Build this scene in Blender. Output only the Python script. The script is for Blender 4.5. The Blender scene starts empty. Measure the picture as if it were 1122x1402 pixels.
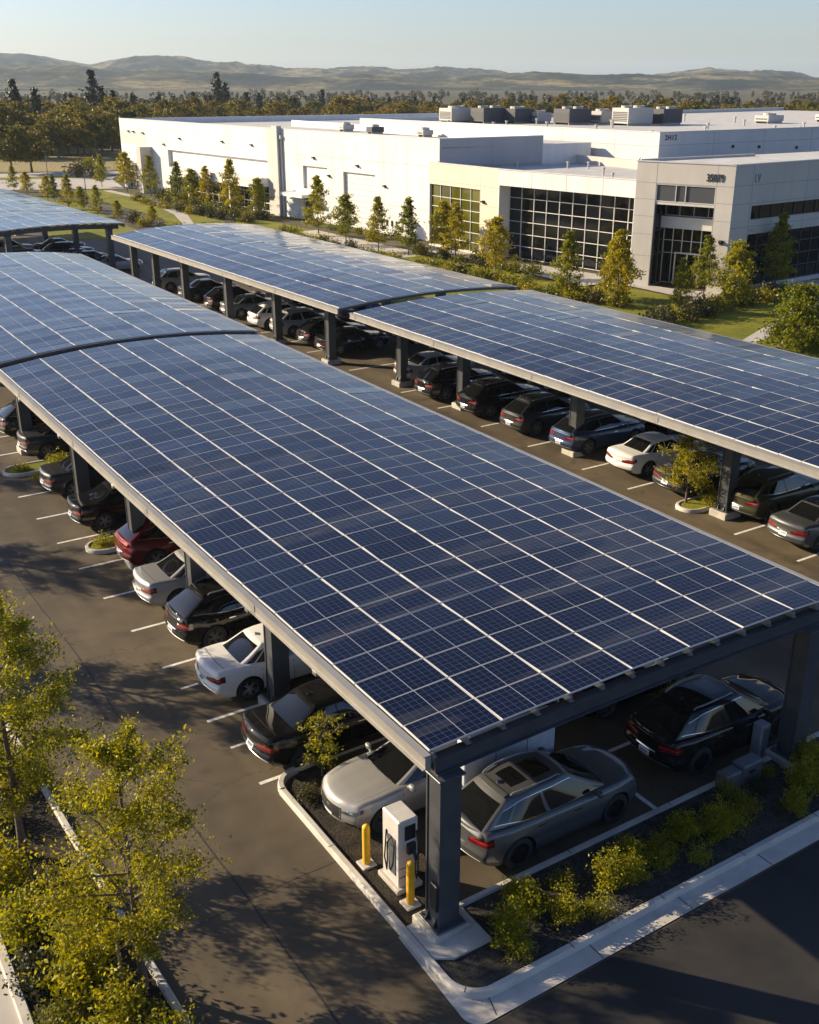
SUN, SKY, HAZE, EXPO = 5.0, .065, .000085, 1.05
import bpy, bmesh, math, random
import numpy as np
from mathutils import Vector, Matrix
R = math.radians
scene = bpy.context.scene
COL = scene.collection
KIDS = {}

# ------------------------------------------------------------------ materials
MATS = {}
def nodes_of(name):
    m = bpy.data.materials.new(name); m.use_nodes = True
    nt = m.node_tree
    return m, nt, nt.nodes['Principled BSDF']
def N(nt, t, **kw):
    n = nt.nodes.new(t)
    for k, v in kw.items():
        if k in n.inputs: n.inputs[k].default_value = v
        else: setattr(n, k, v)
    return n
def L(nt, a, b): nt.links.new(a, b)
def c4(c): return (c[0], c[1], c[2], 1)
def noise(nt, scale, detail=6, rough=.6, coord='Object', vec=None, dist=0):
    n = N(nt, 'ShaderNodeTexNoise'); n.inputs['Scale'].default_value = scale
    n.inputs['Detail'].default_value = detail; n.inputs['Roughness'].default_value = rough
    n.inputs['Distortion'].default_value = dist
    if vec is None:
        tc = N(nt, 'ShaderNodeTexCoord'); vec = tc.outputs[coord]
    L(nt, vec, n.inputs['Vector'])
    return n
def ramp(nt, fac, stops):
    r = N(nt, 'ShaderNodeValToRGB'); el = r.color_ramp.elements
    while len(el) < len(stops): el.new(.5)
    for e, (p, c) in zip(el, stops): e.position = p; e.color = c4(c)
    L(nt, fac, r.inputs['Fac']); return r
def mixc(nt, fac, a, b, mode='MIX'):
    m = N(nt, 'ShaderNodeMix', data_type='RGBA', blend_type=mode)
    if isinstance(fac, (int, float)): m.inputs[0].default_value = fac
    else: L(nt, fac, m.inputs[0])
    for v, i in ((a, 6), (b, 7)):
        if isinstance(v, tuple): m.inputs[i].default_value = c4(v)
        else: L(nt, v, m.inputs[i])
    return m.outputs[2]
def math_(nt, op, a, b=None, c=None):
    m = N(nt, 'ShaderNodeMath', operation=op)
    for i, v in enumerate((a, b, c)):
        if v is None: continue
        if isinstance(v, (int, float)): m.inputs[i].default_value = v
        else: L(nt, v, m.inputs[i])
    return m.outputs[0]
def bump(nt, p, h, strength=.3, dist=.02):
    b = N(nt, 'ShaderNodeBump'); b.inputs['Strength'].default_value = strength; b.inputs['Distance'].default_value = dist
    L(nt, h, b.inputs['Height']); L(nt, b.outputs[0], p.inputs['Normal'])
def simple(name, col, rough=.6, metal=0, var=.12, scale=6, coat=0, spec=.5, bmp=0):
    """plain surface with a little uneven wear in its colour and gloss"""
    if name in MATS: return MATS[name]
    m, nt, p = nodes_of(name)
    n = noise(nt, scale)
    lo = tuple(x * (1 - var) for x in col); hi = tuple(min(1, x * (1 + var)) for x in col)
    r = ramp(nt, n.outputs[0], [(.3, lo), (.7, hi)])
    L(nt, r.outputs[0], p.inputs['Base Color'])
    p.inputs['Roughness'].default_value = rough; p.inputs['Metallic'].default_value = metal
    p.inputs['Coat Weight'].default_value = coat; p.inputs['Specular IOR Level'].default_value = spec
    if bmp: bump(nt, p, n.outputs[0], bmp)
    MATS[name] = m; return m
def ground_mat(name, stops, scale, fine=60, rough=.9, bmp=.3, fine_amt=.25, dist=.02):
    m, nt, p = nodes_of(name)
    a = noise(nt, scale, 5, .6, dist=.6); b = noise(nt, fine, 4, .7)
    r = ramp(nt, a.outputs[0], stops)
    f = ramp(nt, b.outputs[0], [(.3, (1 - fine_amt,) * 3), (.7, (1 + fine_amt * .6,) * 3)])
    L(nt, mixc(nt, 1.0, r.outputs[0], f.outputs[0], 'MULTIPLY'), p.inputs['Base Color'])
    p.inputs['Roughness'].default_value = rough
    p.inputs['Specular IOR Level'].default_value = .25
    bump(nt, p, b.outputs[0], bmp, dist)
    MATS[name] = m; return m

def m_asphalt(name, base, warm):
    m, nt, p = nodes_of(name)
    tc = N(nt, 'ShaderNodeTexCoord').outputs['Object']
    big = noise(nt, .10, 6, .65, vec=tc, dist=1.0)
    mid = noise(nt, .9, 6, .7, vec=tc, dist=.4)
    fine = noise(nt, 55, 3, .8, vec=tc)
    # lengthwise wheel wear
    mp = N(nt, 'ShaderNodeMapping'); mp.inputs['Scale'].default_value = (.55, .03, 1); L(nt, tc, mp.inputs[0])
    wear = noise(nt, 1.0, 3, .5, vec=mp.outputs[0])
    c = ramp(nt, big.outputs[0], [(.32, tuple(x * .72 for x in base)), (.5, base), (.68, warm)]).outputs[0]
    c = mixc(nt, 1.0, c, ramp(nt, mid.outputs[0], [(.3, (.72, .72, .74)), (.72, (1.2, 1.18, 1.12))]).outputs[0], 'MULTIPLY')
    c = mixc(nt, 1.0, c, ramp(nt, wear.outputs[0], [(.38, (.70, .70, .71)), (.62, (1.18, 1.17, 1.15))]).outputs[0], 'MULTIPLY')
    c = mixc(nt, 1.0, c, ramp(nt, fine.outputs[0], [(.3, (.7, .7, .7)), (.75, (1.35, 1.33, 1.3))]).outputs[0], 'MULTIPLY')
    # cracks
    v = N(nt, 'ShaderNodeTexVoronoi', feature='DISTANCE_TO_EDGE'); v.inputs['Scale'].default_value = .13
    wob = noise(nt, .7, 5, .6, vec=tc)
    vm = N(nt, 'ShaderNodeVectorMath', operation='MULTIPLY_ADD'); vm.inputs[1].default_value = (2.4,) * 3
    L(nt, wob.outputs['Color'], vm.inputs[0]); L(nt, tc, vm.inputs[2]); L(nt, vm.outputs[0], v.inputs['Vector'])
    crack = ramp(nt, v.outputs[0], [(0, (.55, .55, .55)), (.0035, (1, 1, 1))]).outputs[0]
    c = mixc(nt, 1.0, c, crack, 'MULTIPLY')
    # round oil drips
    v2 = N(nt, 'ShaderNodeTexVoronoi'); v2.inputs['Scale'].default_value = .55; v2.inputs['Randomness'].default_value = 1; L(nt, tc, v2.inputs['Vector'])
    oil = ramp(nt, v2.outputs['Distance'], [(0, (.5, .5, .5)), (.06, (.62, .62, .62)), (.12, (1, 1, 1))]).outputs[0]
    c = mixc(nt, .8, c, oil, 'MULTIPLY')
    L(nt, c, p.inputs['Base Color'])
    L(nt, ramp(nt, mid.outputs[0], [(.3, (.62,) * 3), (.7, (.86,) * 3)]).outputs[0], p.inputs['Roughness'])
    p.inputs['Specular IOR Level'].default_value = .35
    bump(nt, p, fine.outputs[0], .35, .012)
    MATS[name] = m; return m

def m_panel():
    m, nt, p = nodes_of('solar_glass')
    uv = N(nt, 'ShaderNodeUVMap').outputs[0]
    s = N(nt, 'ShaderNodeSeparateXYZ'); L(nt, uv, s.inputs[0])
    def lines(axis, n, hw):
        x = s.outputs[axis]
        f = math_(nt, 'FRACT', math_(nt, 'MULTIPLY', x, n))
        d = math_(nt, 'MINIMUM', f, math_(nt, 'SUBTRACT', 1, f))
        return math_(nt, 'LESS_THAN', d, hw)
    cell = math_(nt, 'MAXIMUM', lines(0, 10, .026), lines(1, 6, .026))
    fine = lines(0, 60, .10)
    cx = math_(nt, 'LESS_THAN', math_(nt, 'ABSOLUTE', math_(nt, 'SUBTRACT', s.outputs[0], .5)), .0042)
    def edge(axis, w):
        x = s.outputs[axis]
        return math_(nt, 'LESS_THAN', math_(nt, 'MINIMUM', x, math_(nt, 'SUBTRACT', 1, x)), w)
    fr = math_(nt, 'MAXIMUM', edge(0, .0110), edge(1, .0115))
    oi = N(nt, 'ShaderNodeNewGeometry')
    tc = N(nt, 'ShaderNodeTexCoord').outputs['Object']
    n1 = noise(nt, 1.3, 4, .6, vec=tc)
    rnd = ramp(nt, oi.outputs['Random Per Island'], [(0, (.0006, .0013, .007)), (.4, (.0011, .0026, .013)), (1, (.0026, .0058, .027))]).outputs[0]
    c = mixc(nt, math_(nt, 'MULTIPLY', fine, .05), rnd, (.10, .13, .20))
    c = mixc(nt, math_(nt, 'MULTIPLY', cell, .20), c, (.26, .31, .42))
    c = mixc(nt, cx, c, (.33, .35, .38))
    # dusty pale streaks painted into the colour, standing in for reflected bands along the roof
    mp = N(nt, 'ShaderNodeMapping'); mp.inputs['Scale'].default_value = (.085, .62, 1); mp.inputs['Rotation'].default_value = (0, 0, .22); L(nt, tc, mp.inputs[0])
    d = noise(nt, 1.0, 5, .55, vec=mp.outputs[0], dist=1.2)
    refl_streaks = ramp(nt, d.outputs[0], [(.54, (0,) * 3), (.60, (.10,) * 3), (.65, (.04,) * 3), (.76, (.34,) * 3)]).outputs[0]
    c = mixc(nt, refl_streaks, c, (.20, .19, .175))
    c = mixc(nt, math_(nt, 'MULTIPLY', edge(1, .0115), .34), c, (.42, .44, .48)); c = mixc(nt, edge(0, .0110), c, (.58, .57, .545))
    L(nt, c, p.inputs['Base Color'])
    rr = mixc(nt, fr, ramp(nt, d.outputs[0], [(.3, (.07,) * 3), (.75, (.26,) * 3)]).outputs[0], (.42, .42, .42))
    L(nt, rr, p.inputs['Roughness'])
    p.inputs['Specular IOR Level'].default_value = .24
    p.inputs['Sheen Weight'].default_value = .085; p.inputs['Sheen Roughness'].default_value = .28; p.inputs['Sheen Tint'].default_value = (.85, .93, 1, 1)
    bump(nt, p, n1.outputs[0], .05, .01)
    MATS['panel'] = m; return m

def m_paint():
    m, nt, p = nodes_of('car_paint')
    oi = N(nt, 'ShaderNodeObjectInfo')
    n = noise(nt, 3, 4); d = noise(nt, 260, 2)
    c = mixc(nt, ramp(nt, n.outputs[0], [(.4, (0,) * 3), (.8, (.025,) * 3)]).outputs[0], oi.outputs['Color'], (.30, .27, .22))
    c = mixc(nt, 1.0, c, ramp(nt, d.outputs[0], [(.3, (.92,) * 3), (.7, (1.08,) * 3)]).outputs[0], 'MULTIPLY')
    L(nt, c, p.inputs['Base Color'])
    L(nt, oi.outputs['Alpha'], p.inputs['Metallic'])
    p.inputs['Roughness'].default_value = .45; p.inputs['Specular IOR Level'].default_value = .02; p.inputs['Coat Weight'].default_value = .7; p.inputs['Coat Roughness'].default_value = .02
    MATS['paint'] = m; return m

def m_leaf(name, cols, trans=.35, rough=.5, tint=1):
    m, nt, p = nodes_of(name)
    g = N(nt, 'ShaderNodeNewGeometry'); oi = N(nt, 'ShaderNodeObjectInfo')
    k = len(cols) - 1
    r = ramp(nt, g.outputs['Random Per Island'], [(i / k, c) for i, c in enumerate(cols)]).outputs[0]
    t = ramp(nt, oi.outputs['Random'], [(0, (1 - .38 * tint, 1 - .28 * tint, 1 - .3 * tint)), (.5, (1, 1, 1)), (1, (1 + .34 * tint, 1 + .16 * tint, 1))]).outputs[0]
    c = mixc(nt, 1.0, r, t, 'MULTIPLY')
    L(nt, c, p.inputs['Base Color']); p.inputs['Roughness'].default_value = rough
    p.inputs['Specular IOR Level'].default_value = .3
    tr = N(nt, 'ShaderNodeBsdfTranslucent'); L(nt, mixc(nt, 1.0, c, (1.25, 1.15, .45), 'MULTIPLY'), tr.inputs[0])
    mx = N(nt, 'ShaderNodeMixShader'); mx.inputs[0].default_value = trans
    L(nt, p.outputs[0], mx.inputs[1]); L(nt, tr.outputs[0], mx.inputs[2])
    L(nt, mx.outputs[0], nt.nodes['Material Output'].inputs['Surface'])
    MATS[name] = m; return m

def m_concrete_wall(name, col, streak=.10):
    m, nt, p = nodes_of(name)
    tc = N(nt, 'ShaderNodeTexCoord').outputs['Object']
    mp = N(nt, 'ShaderNodeMapping'); mp.inputs['Scale'].default_value = (1.2, 1.2, .10); L(nt, tc, mp.inputs[0])
    a = noise(nt, 1, 5, .6, vec=mp.outputs[0]); b = noise(nt, .35, 5, .6, vec=tc); f = noise(nt, 25, 3, .6, vec=tc)
    c = ramp(nt, b.outputs[0], [(.3, tuple(x * .93 for x in col)), (.7, tuple(min(1, x * 1.03) for x in col))]).outputs[0]
    c = mixc(nt, 1, c, ramp(nt, a.outputs[0], [(.28, (1 - streak, 1 - streak * 1.05, 1 - streak * 1.2)), (.55, (1, 1, 1))]).outputs[0], 'MULTIPLY')
    L(nt, c, p.inputs['Base Color']); p.inputs['Roughness'].default_value = .8; p.inputs['Specular IOR Level'].default_value = .25
    bump(nt, p, f.outputs[0], .1, .01)
    MATS[name] = m; return m
def m_glass(name, col, rough=.06, metal=0.0, spec=.5, wav=.02):
    m, nt, p = nodes_of(name)
    n = noise(nt, .8, 3)
    g = N(nt, 'ShaderNodeNewGeometry')
    r = ramp(nt, g.outputs['Random Per Island'], [(0, tuple(x * .55 for x in col)), (1, tuple(x * 1.5 for x in col))]).outputs[0]
    L(nt, r, p.inputs['Base Color']); p.inputs['Roughness'].default_value = rough; p.inputs['Metallic'].default_value = metal
    p.inputs['Specular IOR Level'].default_value = spec
    bump(nt, p, n.outputs[0], .12, wav)
    MATS[name] = m; return m

m_asphalt('asphalt', (.096, .076, .049), (.128, .099, .058))
m_asphalt('road_asphalt', (.032, .030, .027), (.038, .034, .029))
m_panel(); m_paint()
LEAF_NEAR = m_leaf('leaf_near', [(.06, .075, .004), (.24, .245, .006), (.36, .335, .008), (.14, .16, .005), (.48, .41, .012)], .48, tint=.35)
LEAF_MID = m_leaf('leaf_mid', [(.09, .115, .006), (.24, .235, .009), (.34, .30, .012), (.15, .17, .008)], .45)
LEAF_SHRUB = m_leaf('leaf_shrub', [(.06, .085, .005), (.18, .18, .008), (.28, .25, .011), (.09, .11, .007)], .42)
LEAF_DARK = m_leaf('leaf_dark', [(.020, .030, .010), (.045, .05, .014), (.075, .068, .014), (.03, .04, .012)], .22)
LEAF_CONIFER = m_leaf('leaf_conifer', [(.014, .024, .012), (.028, .036, .016), (.04, .042, .016)], .12)
LEAF_OAK = m_leaf('leaf_oak', [(.05, .056, .008), (.17, .15, .010), (.27, .21, .012), (.085, .083, .010)], .34)
LEAF_WOOD = m_leaf('leaf_wood', [(.025, .032, .012), (.06, .055, .014), (.09, .075, .016)], .15)
BARK = simple('bark', (.12, .09, .065), .9, var=.35, scale=18, bmp=.5)
STEEL = simple('column_steel', (.075, .080, .088), .42, .35, var=.18, scale=2.5)
FASCIA = simple('fascia_steel', (.30, .285, .26), .45, .3, var=.12, scale=1.5)
PURLIN = simple('galvanised', (.24, .25, .26), .4, .5, var=.15)
ALU = simple('aluminium', (.60, .59, .57), .4, .3, var=.06)
CONC = simple('concrete', (.40, .37, .32), .85, var=.22, scale=2.2, bmp=.25)
CONC_PALE = simple('concrete_pale', (.46, .43, .38), .85, var=.2, scale=1.4, bmp=.2)
CONC_JOINT = simple('joint_dark', (.07, .065, .06), .9)
m_asphalt('patch', (.060, .050, .036), (.07, .057, .04))
SEAM = simple('seam_tar', (.022, .020, .018), .7)
MULCH = ground_mat('mulch', [(.3, (.020, .016, .012)), (.55, (.045, .036, .026)), (.75, (.075, .06, .042))], 3, 22, .95, .9, .6, .06)
GRAVEL = ground_mat('gravel', [(.3, (.03, .028, .025)), (.6, (.075, .068, .06))], 5, 28, .95, 1, .7, .05)
LAWN = ground_mat('lawn', [(.3, (.10, .12, .008)), (.55, (.19, .185, .011)), (.75, (.25, .21, .020))], .25, 9, .9, .6, .35, .08)
DRY = ground_mat('dry_field', [(.3, (.20, .165, .07)), (.5, (.31, .25, .115)), (.7, (.19, .175, .045))], .05, 1.6, .95, .5, .3, .3)
PLAIN = ground_mat('plain', [(.3, (.045, .048, .022)), (.5, (.09, .078, .038)), (.7, (.05, .052, .022))], .012, .3, .95, .3, .3, .5)
PAVE = simple('pavement', (.40, .37, .33), .85, var=.15, scale=.6)
WHITE_LINE = simple('line_paint', (.62, .60, .56), .7, var=.25, scale=7)
WALL_WHITE = m_concrete_wall('wall_white', (.69, .685, .675), .10)
WALL_CREAM = m_concrete_wall('wall_cream', (.68, .60, .46), .06)
WALL_END_SHADE = m_concrete_wall('wall_end_shade', (.40, .40, .41), .06)  # greyer than the white walls; the end's shade is put into this colour
WALL_GREY = m_concrete_wall('wall_grey', (.50, .475, .44), .08)
WALL_STONE = m_concrete_wall('wall_stone', (.56, .54, .51), .08)
ROOF = simple('roof_membrane', (.46, .45, .43), .85, var=.18, scale=.5)
JOINT = simple('panel_joint', (.25, .245, .24), .9)
GLASS = m_glass('dark_glass', (.006, .007, .008))
GLASS_AMBER_REFL = m_glass('amber_refl_glass', (.065, .066, .004), .10, .0, .5)  # yellow-green of reflected sunlit trees put into the glass colour
GLASS_GREY = m_glass('grey_glass', (.10, .10, .10), .08, .3)
FRAME_W = simple('frame_white', (.62, .61, .59), .5)
FRAME_D = simple('frame_dark', (.05, .05, .055), .5)
BLACK = simple('black_plastic', (.012, .012, .013), .5)
DARKSIGN = simple('sign_black', (.02, .02, .022), .6)
DOOR_W = simple('door_white', (.70, .68, .64), .6)
HVAC_L = simple('unit_pale', (.40, .39, .37), .6, .1)
HVAC_D = simple('unit_dark', (.07, .07, .075), .7, .1)
TYRE = simple('tyre_rubber', (.018, .018, .018), .85, scale=20)
RIM = simple('rim_alloy', (.42, .42, .43), .28, .9)
RIM_D = simple('rim_dark', (.03, .03, .032), .35, .6)
CARGLASS = m_glass('car_glass', (.004, .0045, .005), .02, 0, .6, .003)
CHROME = simple('chrome', (.55, .55, .55), .15, 1)
TAIL_B = simple('tail_strip', (.42, .02, .015), .15, 0, coat=1)
TAIL = simple('tail_lens', (.10, .004, .005), .12, 0, coat=1)
HEAD = simple('head_lens', (.10, .105, .11), .05, .2, coat=1)
PLATE = simple('plate_white', (.62, .63, .66), .45)
PLATE_T = simple('plate_text', (.05, .07, .16), .5)
YELLOW = simple('bollard_yellow', (.72, .40, .015), .45, var=.12, scale=5)
CHARGER = simple('charger_cabinet', (.55, .53, .50), .45, .15, var=.08)
SCREEN = simple('charger_screen', (.015, .017, .02), .15)
CABINET = simple('cabinet_white', (.42, .45, .50), .5)
METER = simple('meter_grey', (.20, .215, .24), .5)
BOXGREY = simple('box_grey', (.13, .135, .145), .5, .3)
WOODP = simple('stake_wood', (.28, .19, .09), .85)

# ------------------------------------------------------------------ mesh builder
class MB:
    def __init__(s): s.v = []; s.f = []; s.m = []; s.uv = {}
    def add(s, vs, fs, mi=0):
        o = len(s.v); s.v += [tuple(v) for v in vs]
        for f in fs: s.f.append(tuple(i + o for i in f)); s.m.append(mi)
        return s
    def box(s, x0, x1, y0, y1, z0, z1, mi=0):
        return s.hexa([(x0, y0), (x1, y0), (x1, y1), (x0, y1)], z0, z1, mi)
    def hexa(s, q, z0, z1, mi=0): return s.prism(q, z0, z1, mi)
    def prism(s, poly, z0, z1, mi=0, top=None):
        """vertical prism on a ground polygon (counter-clockwise)"""
        n = len(poly)
        a = sum(poly[i][0] * poly[(i + 1) % n][1] - poly[(i + 1) % n][0] * poly[i][1] for i in range(n))
        if a < 0: poly = poly[::-1]
        t = poly if top is None else top
        vs = [(x, y, z0) for x, y in poly] + [(x, y, z1) for x, y in t]
        fs = [tuple(range(n - 1, -1, -1)), tuple(range(n, 2 * n))] + [(i, (i + 1) % n, n + (i + 1) % n, n + i) for i in range(n)]
        return s.add(vs, fs, mi)
    def bbox(s, x0, x1, y0, y1, z0, z1, b=.02, mi=0):
        """box with chamfered upright and top edges"""
        def ring(d, z): return [(x0 + d + b, y0 + d, z), (x1 - d - b, y0 + d, z), (x1 - d, y0 + d + b, z), (x1 - d, y1 - d - b, z), (x1 - d - b, y1 - d, z), (x0 + d + b, y1 - d, z), (x0 + d, y1 - d - b, z), (x0 + d, y0 + d + b, z)]
        vs = ring(0, z0) + ring(0, z1 - b) + ring(b, z1); n = 8; fs = [tuple(range(7, -1, -1)), tuple(range(16, 24))]
        for k in (0, 8):
            fs += [(k + i, k + (i + 1) % n, k + n + (i + 1) % n, k + n + i) for i in range(n)]
        return s.add(vs, fs, mi)
    def tube(s, pts, rad, n=6, mi=0, cap=True):
        pts = [Vector(p) for p in pts]; k = len(pts)
        if isinstance(rad, (int, float)): rad = [rad] * k
        vs = []; prev = None
        for i, p in enumerate(pts):
            d = (pts[min(i + 1, k - 1)] - pts[max(i - 1, 0)])
            if d.length < 1e-6: d = Vector((0, 0, 1))
            d.normalize()
            if prev is None:
                u = d.orthogonal().normalized()
            else:
                u = prev - d * prev.dot(d)
                u = u.normalized() if u.length > 1e-5 else d.orthogonal().normalized()
            prev = u; w = d.cross(u)
            for j in range(n):
                a = 2 * math.pi * j / n
                vs.append(p + (u * math.cos(a) + w * math.sin(a)) * rad[i])
        fs = [(i * n + j, i * n + (j + 1) % n, (i + 1) * n + (j + 1) % n, (i + 1) * n + j) for i in range(k - 1) for j in range(n)]
        if cap: fs += [tuple(range(n - 1, -1, -1)), tuple((k - 1) * n + j for j in range(n))]
        return s.add(vs, fs, mi)
    def cyl(s, x, y, z0, z1, r, n=16, mi=0, r1=None):
        return s.tube([(x, y, z0), (x, y, z1)], [r, r if r1 is None else r1], n, mi)
    def lathe(s, prof, n=24, axis='y', c=(0, 0, 0), mi=0, closed=True):
        """prof: (r, h) pairs, closed ring of revolution about an axis through c"""
        vs = []; k = len(prof)
        for r, h in prof:
            for j in range(n):
                a = 2 * math.pi * j / n; p, q = r * math.cos(a), r * math.sin(a)
                vs.append((c[0] + p, c[1] + h, c[2] + q) if axis == 'y' else (c[0] + p, c[1] + q, c[2] + h))
        rng = k if closed else k - 1
        fs = []
        for i in range(rng):
            i2 = (i + 1) % k
            for j in range(n):
                fs.append((i * n + j, i2 * n + j, i2 * n + (j + 1) % n, i * n + (j + 1) % n))
        return s.add(vs, fs, mi)
    def mesh(s, name, mats, off=(0, 0, 0), smooth=None):
        me = bpy.data.meshes.new(name)
        ox, oy, oz = off
        me.from_pydata([(x - ox, y - oy, z - oz) for x, y, z in s.v], [], s.f)
        if not isinstance(mats, (list, tuple)): mats = [mats]
        for m in mats: me.materials.append(m)
        me.polygons.foreach_set('material_index', s.m)
        if s.uv:
            lay = me.uv_layers.new(name='UVMap')
            for p in me.polygons:
                u = s.uv.get(p.index)
                for k, li in enumerate(p.loop_indices): lay.data[li].uv = u[k] if u else (0, 0)
        if smooth is not None:
            me.shade_smooth()
            if smooth < 179: me.set_sharp_from_angle(angle=R(smooth))
        me.update()
        return me
def origin(o):
    while o.parent: o = o.parent
    return o.location
def link(name, me, parent=None):
    o = bpy.data.objects.new(name, me); COL.objects.link(o)
    KIDS[o] = []
    if parent is not None: o.parent = parent; KIDS[parent].append(o)
    return o
def part(name, mb, mats, parent, label=None, smooth=None):
    o = link(name, mb.mesh(name, mats, origin(parent), smooth), parent)
    if label: o['label'] = label
    return o
def tag(o, label, cat, group=None, kind=None):
    o['label'] = label; o['category'] = cat
    if group: o['group'] = group
    if kind: o['kind'] = kind
    return o
def thing(name, label, cat, loc=(0, 0, 0), group=None):
    o = link(name, None); o.location = loc; o.empty_display_size = .3
    return tag(o, label, cat, group)
def single(name, mb, mats, label, cat, loc, group=None, smooth=None):
    o = link(name, mb.mesh(name, mats, loc, smooth)); o.location = loc
    return tag(o, label, cat, group)
def struct(name, mb, mats, smooth=None):
    o = link(name, mb.mesh(name, mats, (0, 0, 0), smooth)); o['kind'] = 'structure'
    o['label'] = name.replace('_', ' '); return o
def dup(o, loc=None, rz=None, label=None, group=None, scale=None, parent=None):
    c = o.copy(); COL.objects.link(c); KIDS[c] = []
    if parent is not None: c.parent = parent; KIDS[parent].append(c)
    for ch in KIDS[o]: dup(ch, parent=c)
    if loc is not None: c.location = loc
    if rz is not None: c.rotation_euler = (0, 0, rz)
    if scale is not None: c.scale = scale if isinstance(scale, tuple) else (scale,) * 3
    if label: c['label'] = label
    if group: c['group'] = group
    return c
def walk(o):
    yield o
    for c in KIDS[o]: yield from walk(c)
def polysheet(mb, poly, z, mi=0, thick=None):
    if thick: return mb.prism(poly, z - thick, z, mi)
    return mb.add([(x, y, z) for x, y in poly], [tuple(range(len(poly)))], mi)
def text_mesh(name, body, size, mat, parent, M, depth=.03):
    cu = bpy.data.curves.new(name, 'FONT'); cu.body = body; cu.size = size; cu.extrude = depth; cu.offset = size * .010; cu.space_character = 1.16
    cu.align_x = 'CENTER'; cu.align_y = 'CENTER'
    t = bpy.data.objects.new(name, cu); COL.objects.link(t)
    dg = bpy.context.evaluated_depsgraph_get(); me = bpy.data.meshes.new_from_object(t.evaluated_get(dg))
    bpy.data.objects.remove(t)
    off = origin(parent)
    me.transform(Matrix.Translation(-Vector(off)) @ M); me.materials.clear(); me.materials.append(mat)
    return link(name, me, parent)
# ------------------------------------------------------------------ ground
mb = MB(); polysheet(mb, [(9000 * math.cos(a * math.pi / 24), 9000 * math.sin(a * math.pi / 24)) for a in range(48)], -.03); struct('ground', mb, PLAIN)
mb = MB(); polysheet(mb, [(-40, 150), (40, 215), (40, 900), (-200, 900), (-300, 150)], -.02)
polysheet(mb, [(40.2, 215), (62, 205), (74, 205), (260, 330), (200, 480), (40.2, 700)], -.016); struct('dry_field', mb, DRY)
mb = MB(); polysheet(mb, [(-60, -40), (46, -40), (46, 150), (30, 165), (-60, 165)], 0); struct('parking_lot', mb, MATS['asphalt'])
mb = MB(); polysheet(mb, [(-60, -40), (90, -40), (90, 11.05), (6, 11.05), (-60, 11.05)][1:4] + [(6.5, 11.05), (4.6, -40)], .004); struct('road', mb, MATS['road_asphalt'])
# the lawns and walks before the building
mb = MB()
polysheet(mb, [(42.5, 30), (75, 30), (75, 52.6), (46, 52.6 - 12), (42.5, 40)], .030)
polysheet(mb, [(42.5, 40.3), (46, 41), (72.5, 53.4), (72.5, 56), (62, 56), (61.5, 65.2), (58.5, 65.2), (58.0, 93), (56.5, 120), (53, 120), (42.5, 95)], .034)
polysheet(mb, [(45, 100), (52, 121), (53, 168), (47, 168), (47, 128), (40, 108)], .026)
polysheet(mb, [(36, 112), (40.5, 118), (43.6, 150), (38, 178), (34, 178), (37, 140), (30, 118)], .022)
polysheet(mb, [(34, 196), (62, 190), (62, 194), (34, 202)], .018)
struct('lawn', mb, LAWN)
mb = MB()
polysheet(mb, [(45.5, 40.0), (74, 52.4), (74, 53.6), (45.5, 41.2)], .052)
polysheet(mb, [(62.2, 56.3), (72.3, 56.3), (74, 53.9), (90, 53.9), (90, 55.6), (73, 57.6), (66, 57.0), (64.2, 60.8), (63.2, 66), (62.2, 66)], .046)
polysheet(mb, [(58.7, 65.4), (64.5, 65.4), (62, 80), (61, 91), (58.4, 91), (59.6, 80)], .050)
polysheet(mb, [(53.5, 86), (57.9, 86), (57.4, 108), (55, 108), (53.5, 97)], .042)
polysheet(mb, [(46, 118), (47.2, 118), (51, 130), (53.8, 150), (53.2, 166), (51.9, 166), (52.6, 150), (49.6, 131)], .040)
struct('path', mb, PAVE)
mb = MB(); polysheet(mb, [(30, 180), (56, 168), (60, 186), (62, 190), (34, 196), (10, 205), (-20, 190)], .014); polysheet(mb, [(20, 203), (62, 195), (75, 190), (76, 194), (62, 204), (20, 212)], .015); struct('driveway', mb, PAVE)

# ------------------------------------------------------------------ kerbs, beds
def kerb(mb, pts, w=.16, h=.15, z0=0, closed=False, mi=0):
    """kerb of chamfered section swept along a line of points"""
    P = [Vector((x, y, 0)) for x, y in pts]; n = len(P); rows = []
    for i, p in enumerate(P):
        a = P[i - 1] if (i or closed) else p; b = P[(i + 1) % n] if (i < n - 1 or closed) else p
        d1 = (p - a).normalized() if (p - a).length else (b - p).normalized(); d2 = (b - p).normalized() if (b - p).length else d1
        n1 = Vector((-d1.y, d1.x, 0)); n2 = Vector((-d2.y, d2.x, 0)); m = (n1 + n2).normalized(); m = m / max(.4, m.dot(n1))
        rows.append([(p + m * o) + Vector((0, 0, z)) for o, z in ((-w / 2, z0), (-w / 2 + .01, z0 + h - .03), (-w / 2 + .035, z0 + h), (w / 2 - .03, z0 + h), (w / 2, z0 + h - .03), (w / 2, z0))])
    vs = [v for r in rows for v in r]; fs = []
    k = 6
    for i in range(n if closed else n - 1):
        j = (i + 1) % n
        for q in range(k - 1): fs.append((i * k + q, j * k + q, j * k + q + 1, i * k + q + 1))
    if not closed: fs += [tuple(range(k)), tuple((n - 1) * k + q for q in range(k - 1, -1, -1))]
    mb.add(vs, fs, mi)
def arc(cx, cy, r, a0, a1, n=8): return [(cx + r * math.cos(R(a0 + (a1 - a0) * i / n)), cy + r * math.sin(R(a0 + (a1 - a0) * i / n))) for i in range(n + 1)]
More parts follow.
